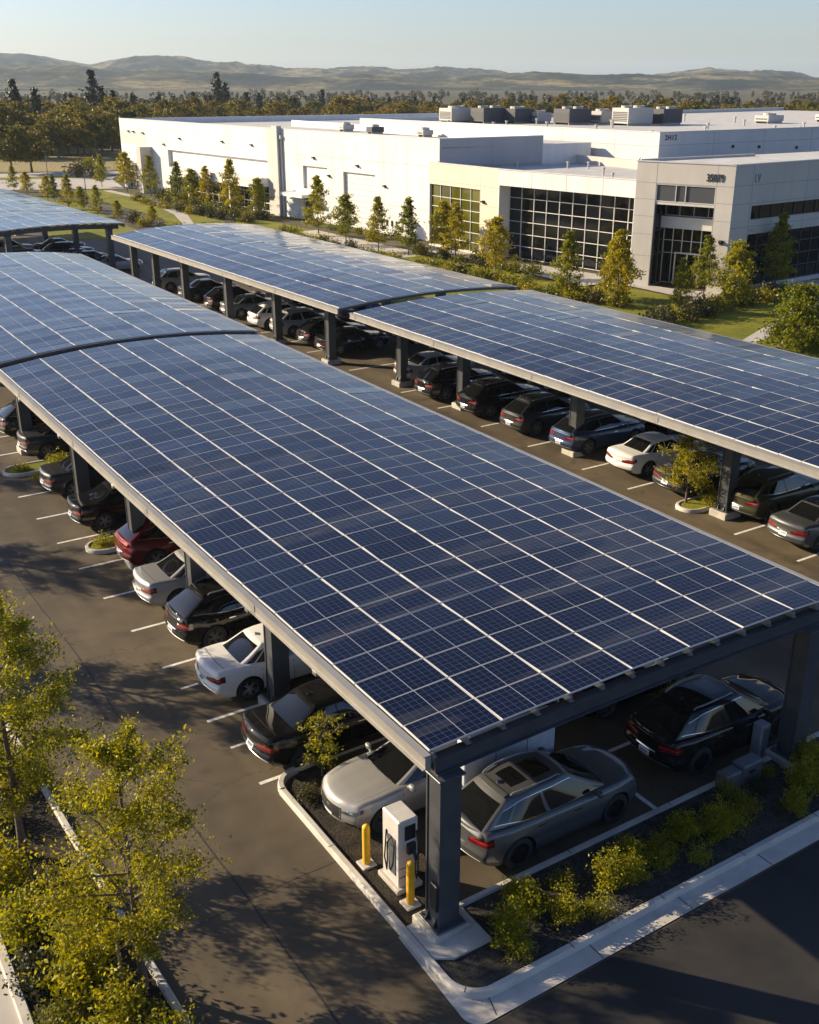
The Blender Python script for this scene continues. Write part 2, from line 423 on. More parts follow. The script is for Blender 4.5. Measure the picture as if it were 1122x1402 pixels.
def joints(mb, pts, step, w, z, mi):
    """narrow dark cuts across a kerb or gutter"""
    acc = 0
    for (x0, y0), (x1, y1) in zip(pts, pts[1:]):
        l = math.hypot(x1 - x0, y1 - y0)
        while acc < l:
            t = acc / l; x, y = x0 + (x1 - x0) * t, y0 + (y1 - y0) * t; d = Vector((x1 - x0, y1 - y0)).normalized(); nn = Vector((-d.y, d.x))
            a = Vector((x, y)) + nn * w[0]; b = Vector((x, y)) + nn * w[1]; e = d * .011
            mb.add([(a.x - e.x, a.y - e.y, z), (b.x - e.x, b.y - e.y, z), (b.x + e.x, b.y + e.y, z), (a.x + e.x, a.y + e.y, z)], [(0, 1, 2, 3)], mi); acc += step
        acc -= l
# long bed in front of the first canopy, rounded at the near corner
line = [(8.72, 19.0), (8.70, 12.25)] + arc(9.35, 12.25, .65, 180, 270, 8) + [(46, 11.60)]
mb = MB(); kerb(mb, line, .17, .15); joints(mb, line, 2.4, (-.09, .088), .1515, 1)
struct('front_kerb', mb, [CONC_PALE, CONC_JOINT], 40)
mb = MB()
gut = [(8.63, 13.7)] + arc(9.35, 12.25, .72, 180, 270, 8) + [(46, 11.53)]
out = [(8.57, 13.7)] + arc(8.85, 11.45, .35, 180, 270, 8) + [(46, 11.10)]
for i in range(len(gut) - 1):
    a, b, c, d = out[i], out[i + 1], gut[i + 1], gut[i]
    mb.add([(a[0], a[1], .016), (b[0], b[1], .016), (c[0], c[1], .008), (d[0], d[1], .008)], [(0, 1, 2, 3)])
joints(mb, gut, 2.4, (-.42, 0), .0185, 1); struct('gutter', mb, [CONC_PALE, CONC_JOINT])
mb = MB()
il = [(10.25, 19.62)] + arc(9.35, 18.95, .62, 75, 180, 7); kerb(mb, il, .17, .15)
kerb(mb, [(8.8, 13.66), (46, 13.66)], .16, .15); joints(mb, [(9.9, 13.66), (46, 13.66)], 3, (-.08, .08), .1515, 1)
struct('bed_kerb', mb, [CONC_PALE, CONC_JOINT], 40)
mb = MB(); polysheet(mb, [(8.78, 11.9), (9.1, 11.66), (46, 11.66), (46, 13.6), (8.78, 13.6)], .10)
struct('planting_bed', mb, GRAVEL)
mb = MB(); polysheet(mb, [(8.8, 13.72), (10.1, 13.72), (10.35, 16.0), (9.9, 17.0), (9.75, 18.7), (10.2, 19.5), (9.5, 19.55), (8.8, 19.0)], .06); struct('charger_bed', mb, MULCH)
# left bed with the street trees
lk = [(4.55, 2), (4.36, 12), (4.10, 20), (3.95, 26), (3.3, 45), (3.1, 70)]
mb = MB(); kerb(mb, lk, .17, .16); joints(mb, lk, 2.6, (-.088, .088), .1615, 1)
lk2 = [(1.85, 2), (1.95, 15), (2.0, 20), (1.7, 30), (.9, 45), (.6, 70)]; kerb(mb, lk2, .22, .16); joints(mb, lk2, 2.6, (-.11, .11), .1615, 1)
struct('left_kerb', mb, [CONC_PALE, CONC_JOINT], 40)
mb = MB(); polysheet(mb, [(4.47, 2), (4.28, 12), (4.02, 20), (3.87, 26), (3.2, 45), (3.0, 70), (.7, 70), (1.0, 45), (1.8, 30), (2.1, 20), (2.05, 15), (1.95, 2)][::-1], .09); struct('street_bed', mb, MULCH)
mb = MB(); polysheet(mb, [(1.74, 2), (1.84, 15), (1.88, 20), (1.58, 30), (.8, 45), (.5, 70), (-2.5, 70), (-1.5, 20), (-1.5, 2)], .06); struct('sidewalk', mb, PAVE)
# islands between the stalls
def island(name, x0, x1, yc, hw, nm):
    pts = arc(x0 + hw, yc, hw, 90, 270, 8) + arc(x1 - hw, yc, hw, -90, 90, 8)
    mb = MB(); kerb(mb, pts, .14, .14, closed=True); o = struct(name, mb, CONC_PALE, 40)
    mb = MB(); mb.prism([(x0 + hw + (x - x0 - hw) * .97, yc + (y - yc) * .9) if False else (x, y) for x, y in arc(x0 + hw, yc, hw - .05, 90, 270, 8) + arc(x1 - hw, yc, hw - .05, -90, 90, 8)], .02, .10); struct(nm, mb, LAWN)
island('island_kerb', 9.15, 13.4, 35.25, .52, 'island_bed'); island('island_kerb', 8.6, 13.6, 45.0, .62, 'island_bed'); island('island_kerb', 29.7, 33.2, 26.55, .5, 'island_bed')
# stall markings
mb = MB(); W_ = .055
for y in (19.62, 22.77, 26.02, 28.62, 31.25, 33.91, 36.5, 39.24, 41.97, 47.7, 50.4): mb.add([(8.42, y - W_, .005), (13.9, y - W_, .005), (13.9, y + W_, .005), (8.42, y + W_, .005)], [(0, 1, 2, 3)])
for y in (21.35, 24.68): mb.add([(8.45, y - .045, .005), (8.95, y - .045, .005), (8.95, y + .045, .005), (8.45, y + .045, .005)], [(0, 1, 2, 3)])
for y in (19.4, 21.0, 23.8, 26.75, 29.4, 32.2, 35.9, 39.5, 43.2, 46.7, 52.3, 57.5, 60.6, 64, 69, 72, 75): mb.add([(29.6, y - W_, .005), (34.6, y - W_, .005), (34.6, y + W_, .005), (29.6, y + W_, .005)], [(0, 1, 2, 3)])
mb.add([(13.88, 16.05, .006), (14.0, 16.05, .006), (14.0, 60, .006), (13.88, 60, .006)], [(0, 1, 2, 3)])
for y in (16.1, 18.9, 21.6, 24.3, 27): mb.add([(14.0, y - W_, .005), (20.6, y - W_, .005), (20.6, y + W_, .005), (14.0, y + W_, .005)], [(0, 1, 2, 3)])
mb.add([(15.6, 13.8, .005), (15.72, 13.8, .005), (15.72, 16.05, .005), (15.6, 16.05, .005)], [(0, 1, 2, 3)])
struct('parking_markings', mb, WHITE_LINE)
mb = MB(); rng = random.Random(2)
for xs, ya, yb, w in ((6.55, 9, 70, .022), (26.2, 14, 90, .02)):
    n = int((yb - ya) / .5); L_ = [(xs + .0 + .05 * math.sin(i * .21) + rng.uniform(-.015, .015), ya + i * .5) for i in range(n)]
    for (a, b), (c, d) in zip(L_, L_[1:]): mb.add([(a - w, b, .003), (a + w, b, .003), (c + w, d, .003), (c - w, d, .003)], [(0, 1, 2, 3)])
for yy in (16.2, 33.0, 49.5):
    L_ = [(4.6 + i * .4, yy + .06 * math.sin(i * .5 + yy) + rng.uniform(-.02, .02)) for i in range(24)]
    for (a, b), (c, d) in zip(L_, L_[1:]): mb.add([(a, b - .012, .0025), (c, d - .012, .0025), (c, d + .012, .0025), (a, b + .012, .0025)], [(0, 1, 2, 3)])
struct('asphalt_seam', mb, SEAM)
mb = MB()
for x, y, a, b in ((5.6, 24.5, 1.4, 2.6), (7.0, 36.5, 1.2, 1.8), (25.0, 30.5, 1.6, 2.2)): mb.add([(x - a / 2, y - b / 2, .002), (x + a / 2, y - b / 2, .002), (x + a / 2, y + b / 2, .002), (x - a / 2, y + b / 2, .002)], [(0, 1, 2, 3)])
struct('asphalt_patch', mb, MATS['patch'])
mb = MB(); polysheet(mb, arc(5.9, 30.2, .33, 0, 345, 20), .0035); struct('manhole_cover', mb, SEAM)

# ------------------------------------------------------------------ hills
def interp(x, pts):
    if x <= pts[0][0]: return pts[0][1]
    for (a, b), (c, d) in zip(pts, pts[1:]):
        if x <= c: return b + (d - b) * (x - a) / (c - a)
    return pts[-1][1]
from mathutils import noise as mn
def hill_range(name, prof, d0, d1, seed, amp):
    """terrain between d0 and d1 metres out; prof: (bearing in degrees, crest height in metres)"""
    na, nr = 340, 46; vs = []; fs = []
    for i in range(na):
        b = 2 + 62 * i / (na - 1); h = interp(b, prof)
        for j in range(nr):
            t = j / (nr - 1); d = d0 + (d1 - d0) * t; x, y = d * math.sin(R(b)), d * math.cos(R(b))
            k = .5 - .5 * math.cos(math.pi * min(1, t / .72)) if t < .72 else 1 - .5 * (t - .72) / .28
            q = Vector((x / 640 + seed, y / 640, seed)); r1 = 1 - abs(mn.noise(q)) * 2; r2 = mn.fractal(q * 3.1, .6, 2.1, 5)
            z = h * k + amp * math.sin(math.pi * min(1, t / .74)) * (r1 * .55 + r2 * .5) * (1 if t < .74 else 0)
            if t >= .6: z += r2 * 3
            vs.append((x, y, -.5 if j == 0 else max(-.2, z)))
    for i in range(na - 1):
        for j in range(nr - 1): fs.append((i * nr + j, i * nr + j + 1, (i + 1) * nr + j + 1, (i + 1) * nr + j))
    m = MB(); m.v = vs; m.f = fs; m.m = [0] * len(fs); return struct(name, m, HILL, 180)
HILL, nt, p = nodes_of('hill_grass')
tc = N(nt, 'ShaderNodeTexCoord').outputs['Object']
a = noise(nt, .0042, 9, .68, vec=tc, dist=.8); b = noise(nt, .035, 5, .75, vec=tc)
c = ramp(nt, a.outputs[0], [(.42, (.016, .022, .017)), (.5, (.055, .056, .033)), (.62, (.27, .215, .10))]).outputs[0]
c = mixc(nt, 1.0, c, ramp(nt, b.outputs[0], [(.42, (.35, .38, .36)), (.58, (1.1, 1.08, 1.0))]).outputs[0], 'MULTIPLY')
L(nt, c, p.inputs['Base Color']); p.inputs['Roughness'].default_value = .95; p.inputs['Specular IOR Level'].default_value = .1
hill_range('far_hills', [(2, 80), (12.12, 96), (13.4, 91), (14.4, 94), (15.3, 85), (16.6, 70), (17.4, 60), (18.6, 77), (19.5, 87), (20.5, 91), (22.1, 72), (23.5, 58), (24.9, 47), (27, 36), (28.8, 45), (30.6, 45), (32.4, 36), (33.4, 45), (34.3, 52), (36, 45), (37.9, 32), (40, 27), (42.5, 22), (44.3, 20), (45.7, 36), (47.4, 44), (49, 33), (50.4, 29), (52.5, 14), (54.3, 11), (64, 10)], 2900, 4300, 3.3, 36)
hill_range('near_hills', [(2, 30), (12, 30), (13.3, 33), (16.6, 43), (18.6, 25), (21, 22), (23.5, 31), (27.7, 12), (31.4, 25), (35, 12), (37.9, 19), (40, 25), (42.5, 18), (44.3, 15), (47, 25), (49.8, 18), (52.5, 9), (54.3, 7), (64, 6)], 1900, 3010, 8.1, 22)
# ------------------------------------------------------------------ solar canopies
CAM = Vector((0, 0, 15.5))
def canopy(label, x0, x1, y0, y1, z0, arch, cols_l, cols_r, nx=7, pitch=.9, seed=1, gutter=False):
    """x0, x1: (near, far) edge positions; arch: (near, far) rise at the middle"""
    rng = random.Random(seed)
    root = thing('solar_canopy', label, 'solar canopy', ((x0[0] + x1[0]) / 2, (y0 + y1) / 2, 0), 'solar canopies over the parking rows')
    def S(u, v, dz=0):
        a = x0[0] + (x0[1] - x0[0]) * v; b = x1[0] + (x1[1] - x1[0]) * v
        return (a + (b - a) * u, y0 + (y1 - y0) * v, z0 + (arch[0] + (arch[1] - arch[0]) * v) * 4 * u * (1 - u) + dz)
    ny = round((y1 - y0) / pitch); cells = []
    for i in range(nx):
        for j in range(ny):
            c = Vector(S((i + .5) / nx, (j + .5) / ny)); cells.append(((c - CAM).length, i, j))
    # which cells show: the nearest hundred whose middle lies in the view
    cells.sort()
    def panel(mb, i, j):
        gx, gy = .011 / 1.65, .014 / pitch
        q = [((i + gx) / nx, (j + gy) / ny), ((i + 1 - gx) / nx, (j + gy) / ny), ((i + 1 - gx) / nx, (j + 1 - gy) / ny), ((i + gx) / nx, (j + 1 - gy) / ny)]
        tx, ty = rng.gauss(0, .0032), rng.gauss(0, .0060)
        dz = [-tx - ty, tx - ty, tx + ty, -tx + ty]
        top = [S(*q[k], dz[k]) for k in range(4)]; bot = [(x, y, z - .04) for x, y, z in top]
        k = len(mb.f); mb.add(bot + top, [(3, 2, 1, 0), (4, 5, 6, 7), (0, 1, 5, 4), (1, 2, 6, 5), (2, 3, 7, 6), (3, 0, 4, 7)], 0)
        mb.uv[k + 1] = [(0, 0), (1, 0), (1, 1), (0, 1)]
    rest = MB()
    vis = [c for c in cells if inview(S((c[1] + .5) / nx, (c[2] + .5) / ny))]
    first = set((i, j) for _, i, j in vis[:100])
    for d, i, j in cells:
        if (i, j) in first:
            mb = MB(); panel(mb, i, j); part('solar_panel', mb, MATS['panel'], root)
        else: panel(rest, i, j)
    if rest.f:
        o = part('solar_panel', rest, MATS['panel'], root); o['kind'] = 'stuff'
    nseg = 10
    def rail(mb, u0, u1, v0, v1, za, zb, n):
        for k in range(n):
            a, b = k / n, (k + 1) / n
            ua, ub = u0 + (u1 - u0) * a, u0 + (u1 - u0) * b
    # purlins run lengthwise under every half panel
    for k in range(2 * nx + 1):
        u = min(.994, max(.006, k / (2 * nx))); mb = MB(); vs = []
        for s in range(7):
            v = s / 6; x, y, z = S(u, v); y += (-.05 if s == 0 else .05 if s == 6 else 0)
            vs += [(x - .03, y, z - .19), (x + .03, y, z - .19), (x + .03, y, z - .05), (x - .03, y, z - .05)]
        fs = [(3, 2, 1, 0), (24, 25, 26, 27)]
        for s in range(6):
            o = 4 * s; fs += [(o + a, o + (a + 1) % 4, o + 4 + (a + 1) % 4, o + 4 + a) for a in range(4)]
        mb.add(vs, fs); 
        # the open lip of the channel at the near end
        x, y, z = S(u, 0); mb.add([(x + .032, y - .048, z - .19), (x + .085, y - .048, z - .19), (x + .085, y - .048, z - .165), (x + .032, y - .048, z - .165), (x + .032, y + .3, z - .19), (x + .085, y + .3, z - .19), (x + .085, y + .3, z - .165), (x + .032, y + .3, z - .165)], [(0, 1, 2, 3), (7, 6, 5, 4), (0, 4, 5, 1), (1, 5, 6, 2), (2, 6, 7, 3), (3, 7, 4, 0)])
        part('purlin', mb, PURLIN, root)
    # eave channels along both long edges
    for u, sg in ((0, -1), (1, 1)):
        mb = MB()
        for (o0, o1, za, zb) in ((.03, .15, -.30, -.055), (.028, .19, -.052, -.032), (.03, .20, -.325, -.303)):
            vs = []
            for v in (0, 1):
                x, y, z = S(u, v); y += -.1 if v == 0 else .1
                for o, zz in ((o0, za), (o1, za), (o1, zb), (o0, zb)): vs.append((x + sg * o, y, z + zz))
            mb.add(vs, [(0, 1, 2, 3), (7, 6, 5, 4)] + [(a, 4 + a, 4 + (a + 1) % 4, (a + 1) % 4) for a in range(4)])
        # splice plates
        k = 7.2
        while k < y1 - y0:
            x, y, z = S(u, k / (y1 - y0)); mb.box(*sorted((x + sg * .151, x + sg * .165)), y - .12, y + .12, z - .28, z - .08); k += 7.2
        part('eave_channel', mb, FASCIA, root)
    if gutter:
        mb = MB(); vs = []
        for s in range(13):
            x, y, z = S(s / 12, 0); vs += [(x, y - .16, z - .16), (x, y - .03, z - .16), (x, y - .03, z - .035), (x, y - .16, z - .035)]
        fs = [(3, 2, 1, 0), (48, 49, 50, 51)]
        for s in range(12): fs += [(4 * s + a, 4 * s + 4 + a, 4 * s + 4 + (a + 1) % 4, 4 * s + (a + 1) % 4) for a in range(4)]
        mb.add(vs, fs); part('seam_flashing', mb, STEEL, root)
    # cross beams over each pair of columns
    ys = sorted(set(y for _, y in cols_l))
    for y in ys:
        v = min(1, max(0, (y - y0) / (y1 - y0))); mb = MB(); vs = []
        for s in range(9):
            x, _, z = S(.012 + .976 * s / 8, v)
            for yy, zz in ((-.11, -.215), (.11, -.215), (.11, -.235), (.02, -.235), (.02, -.56), (.11, -.56), (.11, -.58), (-.11, -.58), (-.11, -.56), (-.02, -.56), (-.02, -.235), (-.11, -.235)): vs.append((x, y + yy, z + zz))
        fs = [tuple(range(12)), tuple(range(107, 95, -1))]
        for s in range(8): fs += [(12 * s + a, 12 * s + 12 + a, 12 * s + 12 + (a + 1) % 12, 12 * s + (a + 1) % 12) for a in range(12)]
        mb.add(vs, fs)
        part('cross_beam', mb, STEEL, root)
    for x, y in cols_l + cols_r:
        u = (x - x0[0]) / (x1[0] - x0[0]); v = min(1, max(0, (y - y0) / (y1 - y0)))
        zt = S(u, v)[2] - .585; s = .215
        mb = MB(); mb.box(x - s, x + s, y - .19, y + .19, .30, zt - .03)
        mb.box(x - s - .025, x + s + .025, y - .235, y - .193, .30, zt - .035); mb.box(x - s - .025, x + s + .025, y + .193, y + .235, .30, zt - .035)
        mb.bbox(x - .30, x + .30, y - .30, y + .30, zt - .028, zt, .008)
        for dx in (-.26, .26):
            for dy in (-.26, .26): mb.cyl(x + dx, y + dy, zt - .06, zt + .03, .018, 6)
        c = part('column', mb, STEEL, root)
        mb = MB(); mb.bbox(x - .34, x + .34, y - .34, y + .34, .262, .298, .008)
        for sx in (-1, 1):
            for sy in (-.14, .14): mb.add([(x + sx * s, y + sy - .008, .30), (x + sx * .32, y + sy - .008, .30), (x + sx * s, y + sy - .008, .52), (x + sx * s, y + sy + .008, .30), (x + sx * .32, y + sy + .008, .30), (x + sx * s, y + sy + .008, .52)], [(0, 1, 2), (5, 4, 3), (0, 3, 4, 1), (1, 4, 5, 2), (2, 5, 3, 0)])
            for sy in (-1, 1): mb.cyl(x + sx * .28, y + sy * .28, .29, .36, .022, 6)
        part('base_plate', mb, STEEL, c)
        mb = MB(); mb.bbox(x - .44, x + .44, y - .42, y + .42, -.02, .26, .03); part('footing', mb, CONC, c)
    return root, S
CAMM = None
def inview(p):
    # a wide cone round the photograph's view: which panels are worth an object of their own
    v = Vector(p) - CAM; f = Vector((.5026, .7787, -.3754)); d = v.dot(f)
    if d < 1: return False
    r = v.dot(Vector((.8402, -.5423, 0))) / d; u = v.dot(Vector((.2036, .3154, .9269))) / d
    return abs(r) < .41 and abs(u) < .51
cA, SA = canopy('nearest dark blue solar canopy, its front edge and corner post above the charging station', (9.07, 9.2), (20.66, 21.1), 13.4, 45.9, 4.32, (.10, .44),
    [(9.42, 13.42), (10.35, 22.45), (10.35, 27.9), (10.35, 33.2), (10.35, 39.5)], [(19.75, 13.42), (20.2, 22.45), (20.2, 27.9), (20.2, 33.2), (20.2, 39.5)], seed=3)
cB, SB = canopy('pale reflecting solar canopy at the left edge, right behind the nearest one', (9.3, 9.5), (21.35, 21.6), 46.95, 76.0, 4.32, (.40, .48),
    [(10.3, 47.6), (10.3, 54), (10.3, 62), (10.3, 70), (10.3, 75.2)], [(20.4, 47.6), (20.4, 54), (20.4, 62), (20.4, 70), (20.4, 75.2)], seed=5, gutter=True)
cC, SC = canopy('solar canopy running off the right edge, above the parked white sedan and the small tree', (27.95, 27.7), (39.8, 39.5), 12.0, 48.35, 4.25, (.2, .28),
    [(30.75, 25.3), (30.75, 34.0), (30.75, 42.6), (30.5, 48.0), (30.75, 16.6)], [(37.6, 25.3), (37.6, 34.0), (37.6, 42.6), (37.6, 48.0), (37.6, 16.6)], seed=7)
cD, SD = canopy('solar canopy in the middle distance over dark cars, before the white warehouse wall', (27.6, 26.9), (39.4, 38.9), 49.7, 84.5, 4.28, (.28, .40),
    [(29.6, 54.4), (29.3, 60.8), (29.0, 67.6), (28.7, 74.6), (28.5, 80.0), (28.3, 84.3)], [(37.4, 54.4), (37.4, 60.8), (37.4, 67.6), (37.3, 74.6), (37.2, 80.0), (37.2, 84.3)], seed=9, gutter=True)
cE, SE = canopy('farthest solar canopy, at the left edge before the small trees and driveway', (19.4, 17.5), (30.0, 29.0), 91.3, 128.0, 4.3, (.20, .26),
    [(20.6, 92.2), (20.4, 102), (20.2, 112), (20, 122)], [(29.0, 92.2), (28.9, 102), (28.7, 112), (28.5, 122)], seed=11)
# small floodlight boxes hung from the near canopy's eave
for k, (y, x) in enumerate(((17.9, 9.12), (21.4, 9.14), (31.4, 9.16), (37.4, 9.18), (43.0, 9.2))):
    mb = MB(); mb.bbox(x - .02, x + .25, y - .10, y + .10, 3.62, 3.73, .015); mb.tube([(x + .12, y, 3.72), (x + .12, y, 4.1)], .025)
    part('light_fixture', mb, PURLIN, cA)
# ------------------------------------------------------------------ cars
def sm(x): x = max(0, min(1, x)); return x * x * (3 - 2 * x)
def rbox(a, b, c, hx, hy, hz, r):
    p = [a * hx, b * hy, c * hz]; h = (hx, hy, hz); q = [max(-(k - r), min(k - r, v)) for v, k in zip(p, h)]
    d = [v - w for v, w in zip(p, q)]; l = math.sqrt(sum(v * v for v in d))
    if l > 1e-9: p = [w + r * v / l for w, v in zip(q, d)]
    return p[0] / hx, p[1] / hy, p[2] / hz
def make_shapes(P):
    hx, hy = P['L'] / 2, P['W'] / 2
    def low(a, b, c):
        A, B, C = rbox(a, b, c, hx, hy, .36, .075); v = (C + 1) / 2
        zt = interp(A * hx, P['top']); zb = .20 + .09 * sm((abs(A) - .80) / .2) - .0
        z = zb + v * (zt - zb) + P.get('crown', .035) * (1 - B * B) * v ** 3
        if A > .4: z += (.014 * math.exp(-((abs(B) - .50) / .07) ** 2) + .010 * math.exp(-((abs(B) - .93) / .08) ** 2)) * v ** 6 * sm((A - .4) / .12)
        w = interp(v, [(0, .93), (.10, .968), (.30, .985), (.55, 1.0), (.70, .992), (.745, .975), (.9, .945), (1, .90)])
        y = B * hy * w * (1 - (.115 if A > 0 else .085) * sm((abs(A) - .58) / .42))
        for ax in P['axles']: y += math.copysign(.018, B) * math.exp(-((A * hx - ax) / .42) ** 2) * (1 if abs(B) > .7 else 0) * sm(1 - abs(v - .45) / .5)
        x = A * hx
        k = abs(A) ** 7
        x += k * interp(v, P['nose'] if A > 0 else P['tail'])
        x -= math.copysign(1, A) * (P['pf'] if A > 0 else P['pr']) * B * B * abs(A) ** 5
        return Vector((x, y, z))
    g = P['gh']; ghx = (g['x1'] - g['x0']) / 2
    def gre(a, b, c):
        A, B, C = rbox(a, b, c, ghx, .75, .27, .10); s = (C + 1) / 2
        xa = g['x0'] + (g['r0'] - g['x0']) * (s ** g.get('p0', 1)); xb = g['x1'] + (g['r1'] - g['x1']) * s ** .92
        x = (xa + xb) / 2 + A * (xb - xa) / 2
        wf = 1 - .10 * sm((A - .3) / .7) - g.get('tw', .07) * sm((-A - .3) / .7)
        y = B * (g['wb'] + (g['wr'] - g['wb']) * s ** 1.15) * wf
        t = (x - (g['r0'] + g['r1']) / 2) / (.5 * (g['r1'] - g['r0']) + .5)
        zr = g['z1'] - .045 * t * t - .028 * B * B
        z = g['z0'] + s * (zr - .05 * sm((-x - .6) / 1.2) - g['z0'])
        x += .09 * (1 - B * B) * abs(A) ** 6 * (1 if A > 0 else -.8)
        return Vector((x, y, z))
    return low, gre
def surf_box(mb, F, ta, tb, tc, mi=0):
    idx = {}
    def vid(a, b, c):
        k = (round(a, 5), round(b, 5), round(c, 5))
        if k not in idx: idx[k] = len(mb.v); mb.v.append(tuple(F(a, b, c)))
        return idx[k]
    def face(U, V, fn, flip):
        for i in range(len(U) - 1):
            for j in range(len(V) - 1):
                q = [vid(*fn(U[i], V[j])), vid(*fn(U[i + 1], V[j])), vid(*fn(U[i + 1], V[j + 1])), vid(*fn(U[i], V[j + 1]))]
                mb.f.append(tuple(q[::-1] if flip else q)); mb.m.append(mi)
    face(ta, tb, lambda u, v: (u, v, 1), False); face(ta, tb, lambda u, v: (u, v, -1), True)
    face(ta, tc, lambda u, v: (u, -1, v), False); face(ta, tc, lambda u, v: (u, 1, v), True)
    face(tb, tc, lambda u, v: (1, u, v), False); face(tb, tc, lambda u, v: (-1, u, v), True)
def spread(n, edges):
    """-1..1 with extra stations near the ends"""
    base = [-1 + 2 * i / n for i in range(n + 1)]
    ex = [s * (1 - e) for e in edges for s in (-1, 1)]
    out = sorted(set(round(x, 5) for x in base + ex)); res = [out[0]]
    for x in out[1:]:
        if x - res[-1] > .006: res.append(x)
    res[-1] = 1.0; return res
def patch(mb, F, path, t0, t1, lo, hi, nt=10, nc=4, off=.004, mi=0, skirt=.008, n=None):
    """a thin raised skin following the body: path(t, c) gives box coordinates"""
    P = []; e = 1e-3
    for i in range(nt + 1):
        t = t0 + (t1 - t0) * i / nt; a, b = lo(t) if callable(lo) else lo, hi(t) if callable(hi) else hi
        row = []
        for j in range(nc + 1):
            c = a + (b - a) * j / nc; p = F(*path(t, c))
            dt = F(*path(t + e, c)) - F(*path(t - e, c)); dc = F(*path(t, min(.995, c + e))) - F(*path(t, max(-.995, c - e)))
            nn = dt.cross(dc)
            nn = nn.normalized() if nn.length > 1e-12 else Vector((0, 0, 1))
            ce = Vector((0, 0, .6)); 
            if nn.dot(p - ce) < 0: nn = -nn
            row.append((p, nn))
        P.append(row)
    vs = []; k = nc + 1
    for row in P:
        for p, nn in row: vs.append(p + nn * off)
    m = len(vs)
    rim = [(i, 0) for i in range(nt + 1)] + [(nt, j) for j in range(1, k)] + [(i, nc) for i in range(nt - 1, -1, -1)] + [(0, j) for j in range(nc - 1, 0, -1)]
    for i, j in rim: p, nn = P[i][j]; vs.append(p - nn * skirt)
    fs = [(i * k + j, (i + 1) * k + j, (i + 1) * k + j + 1, i * k + j + 1) for i in range(nt) for j in range(nc)]
    # face outward
    v0 = (vs[fs[0][1]] - vs[fs[0][0]]).cross(vs[fs[0][3]] - vs[fs[0][0]])
    flip = v0.dot(P[0][0][1]) < 0
    if flip: fs = [f[::-1] for f in fs]
    r = len(rim)
    for q in range(r):
        a, b = rim[q], rim[(q + 1) % r]; f = (a[0] * k + a[1], m + q, m + (q + 1) % r, b[0] * k + b[1]); fs.append(f if flip else f[::-1])
    mb.add(vs, fs, mi)
def side(sg): return lambda t, c: (t, sg, c)
def end(sg): return lambda t, c: (sg, t, c)
def wrap(e, sg):
    return lambda t, c: (e, sg * t, c) if t <= 1 else (e * (1 - (t - 1)), sg, c)
SEDAN = dict(L=4.82, W=1.84, axles=(-1.36, 1.44), top=[(-2.41, .95), (-2.3, 1.03), (-2.0, 1.045), (-1.5, 1.03), (-.9, .99), (.7, .95), (1.05, .955), (1.5, .925), (2.0, .875), (2.28, .825), (2.41, .785)],
    nose=[(0, -.12), (.2, -.01), (.45, 0), (.75, -.02), (1, -.07)], tail=[(0, .16), (.25, .02), (.42, 0), (.52, .05), (.8, .06), (.97, .02), (1, .02)], pf=.26, pr=.16,
    gh=dict(x0=-2.08, x1=1.32, r0=-.80, r1=.10, z0=.86, z1=1.45, wb=.815, wr=.575, p0=.80), kind='sedan')
SUV = dict(L=4.72, W=1.88, axles=(-1.33, 1.40), top=[(-2.36, 1.06), (-2.2, 1.09), (-1, 1.05), (.7, 1.00), (1.05, 1.01), (1.6, .99), (2.05, .95), (2.26, .905), (2.36, .865)],
    nose=[(0, -.12), (.2, -.01), (.5, 0), (.75, -.02), (1, -.06)], tail=[(0, .16), (.22, .02), (.4, 0), (.5, .05), (.8, .09), (1, .10)], pf=.24, pr=.15,
    gh=dict(x0=-2.27, x1=1.38, r0=-1.40, r1=.16, z0=.94, z1=1.64, wb=.845, wr=.60, p0=1.25, tw=.13), kind='suv')
def fixn(me):
    b = bmesh.new(); b.from_mesh(me); bmesh.ops.recalc_face_normals(b, faces=b.faces); b.to_mesh(me); b.free()
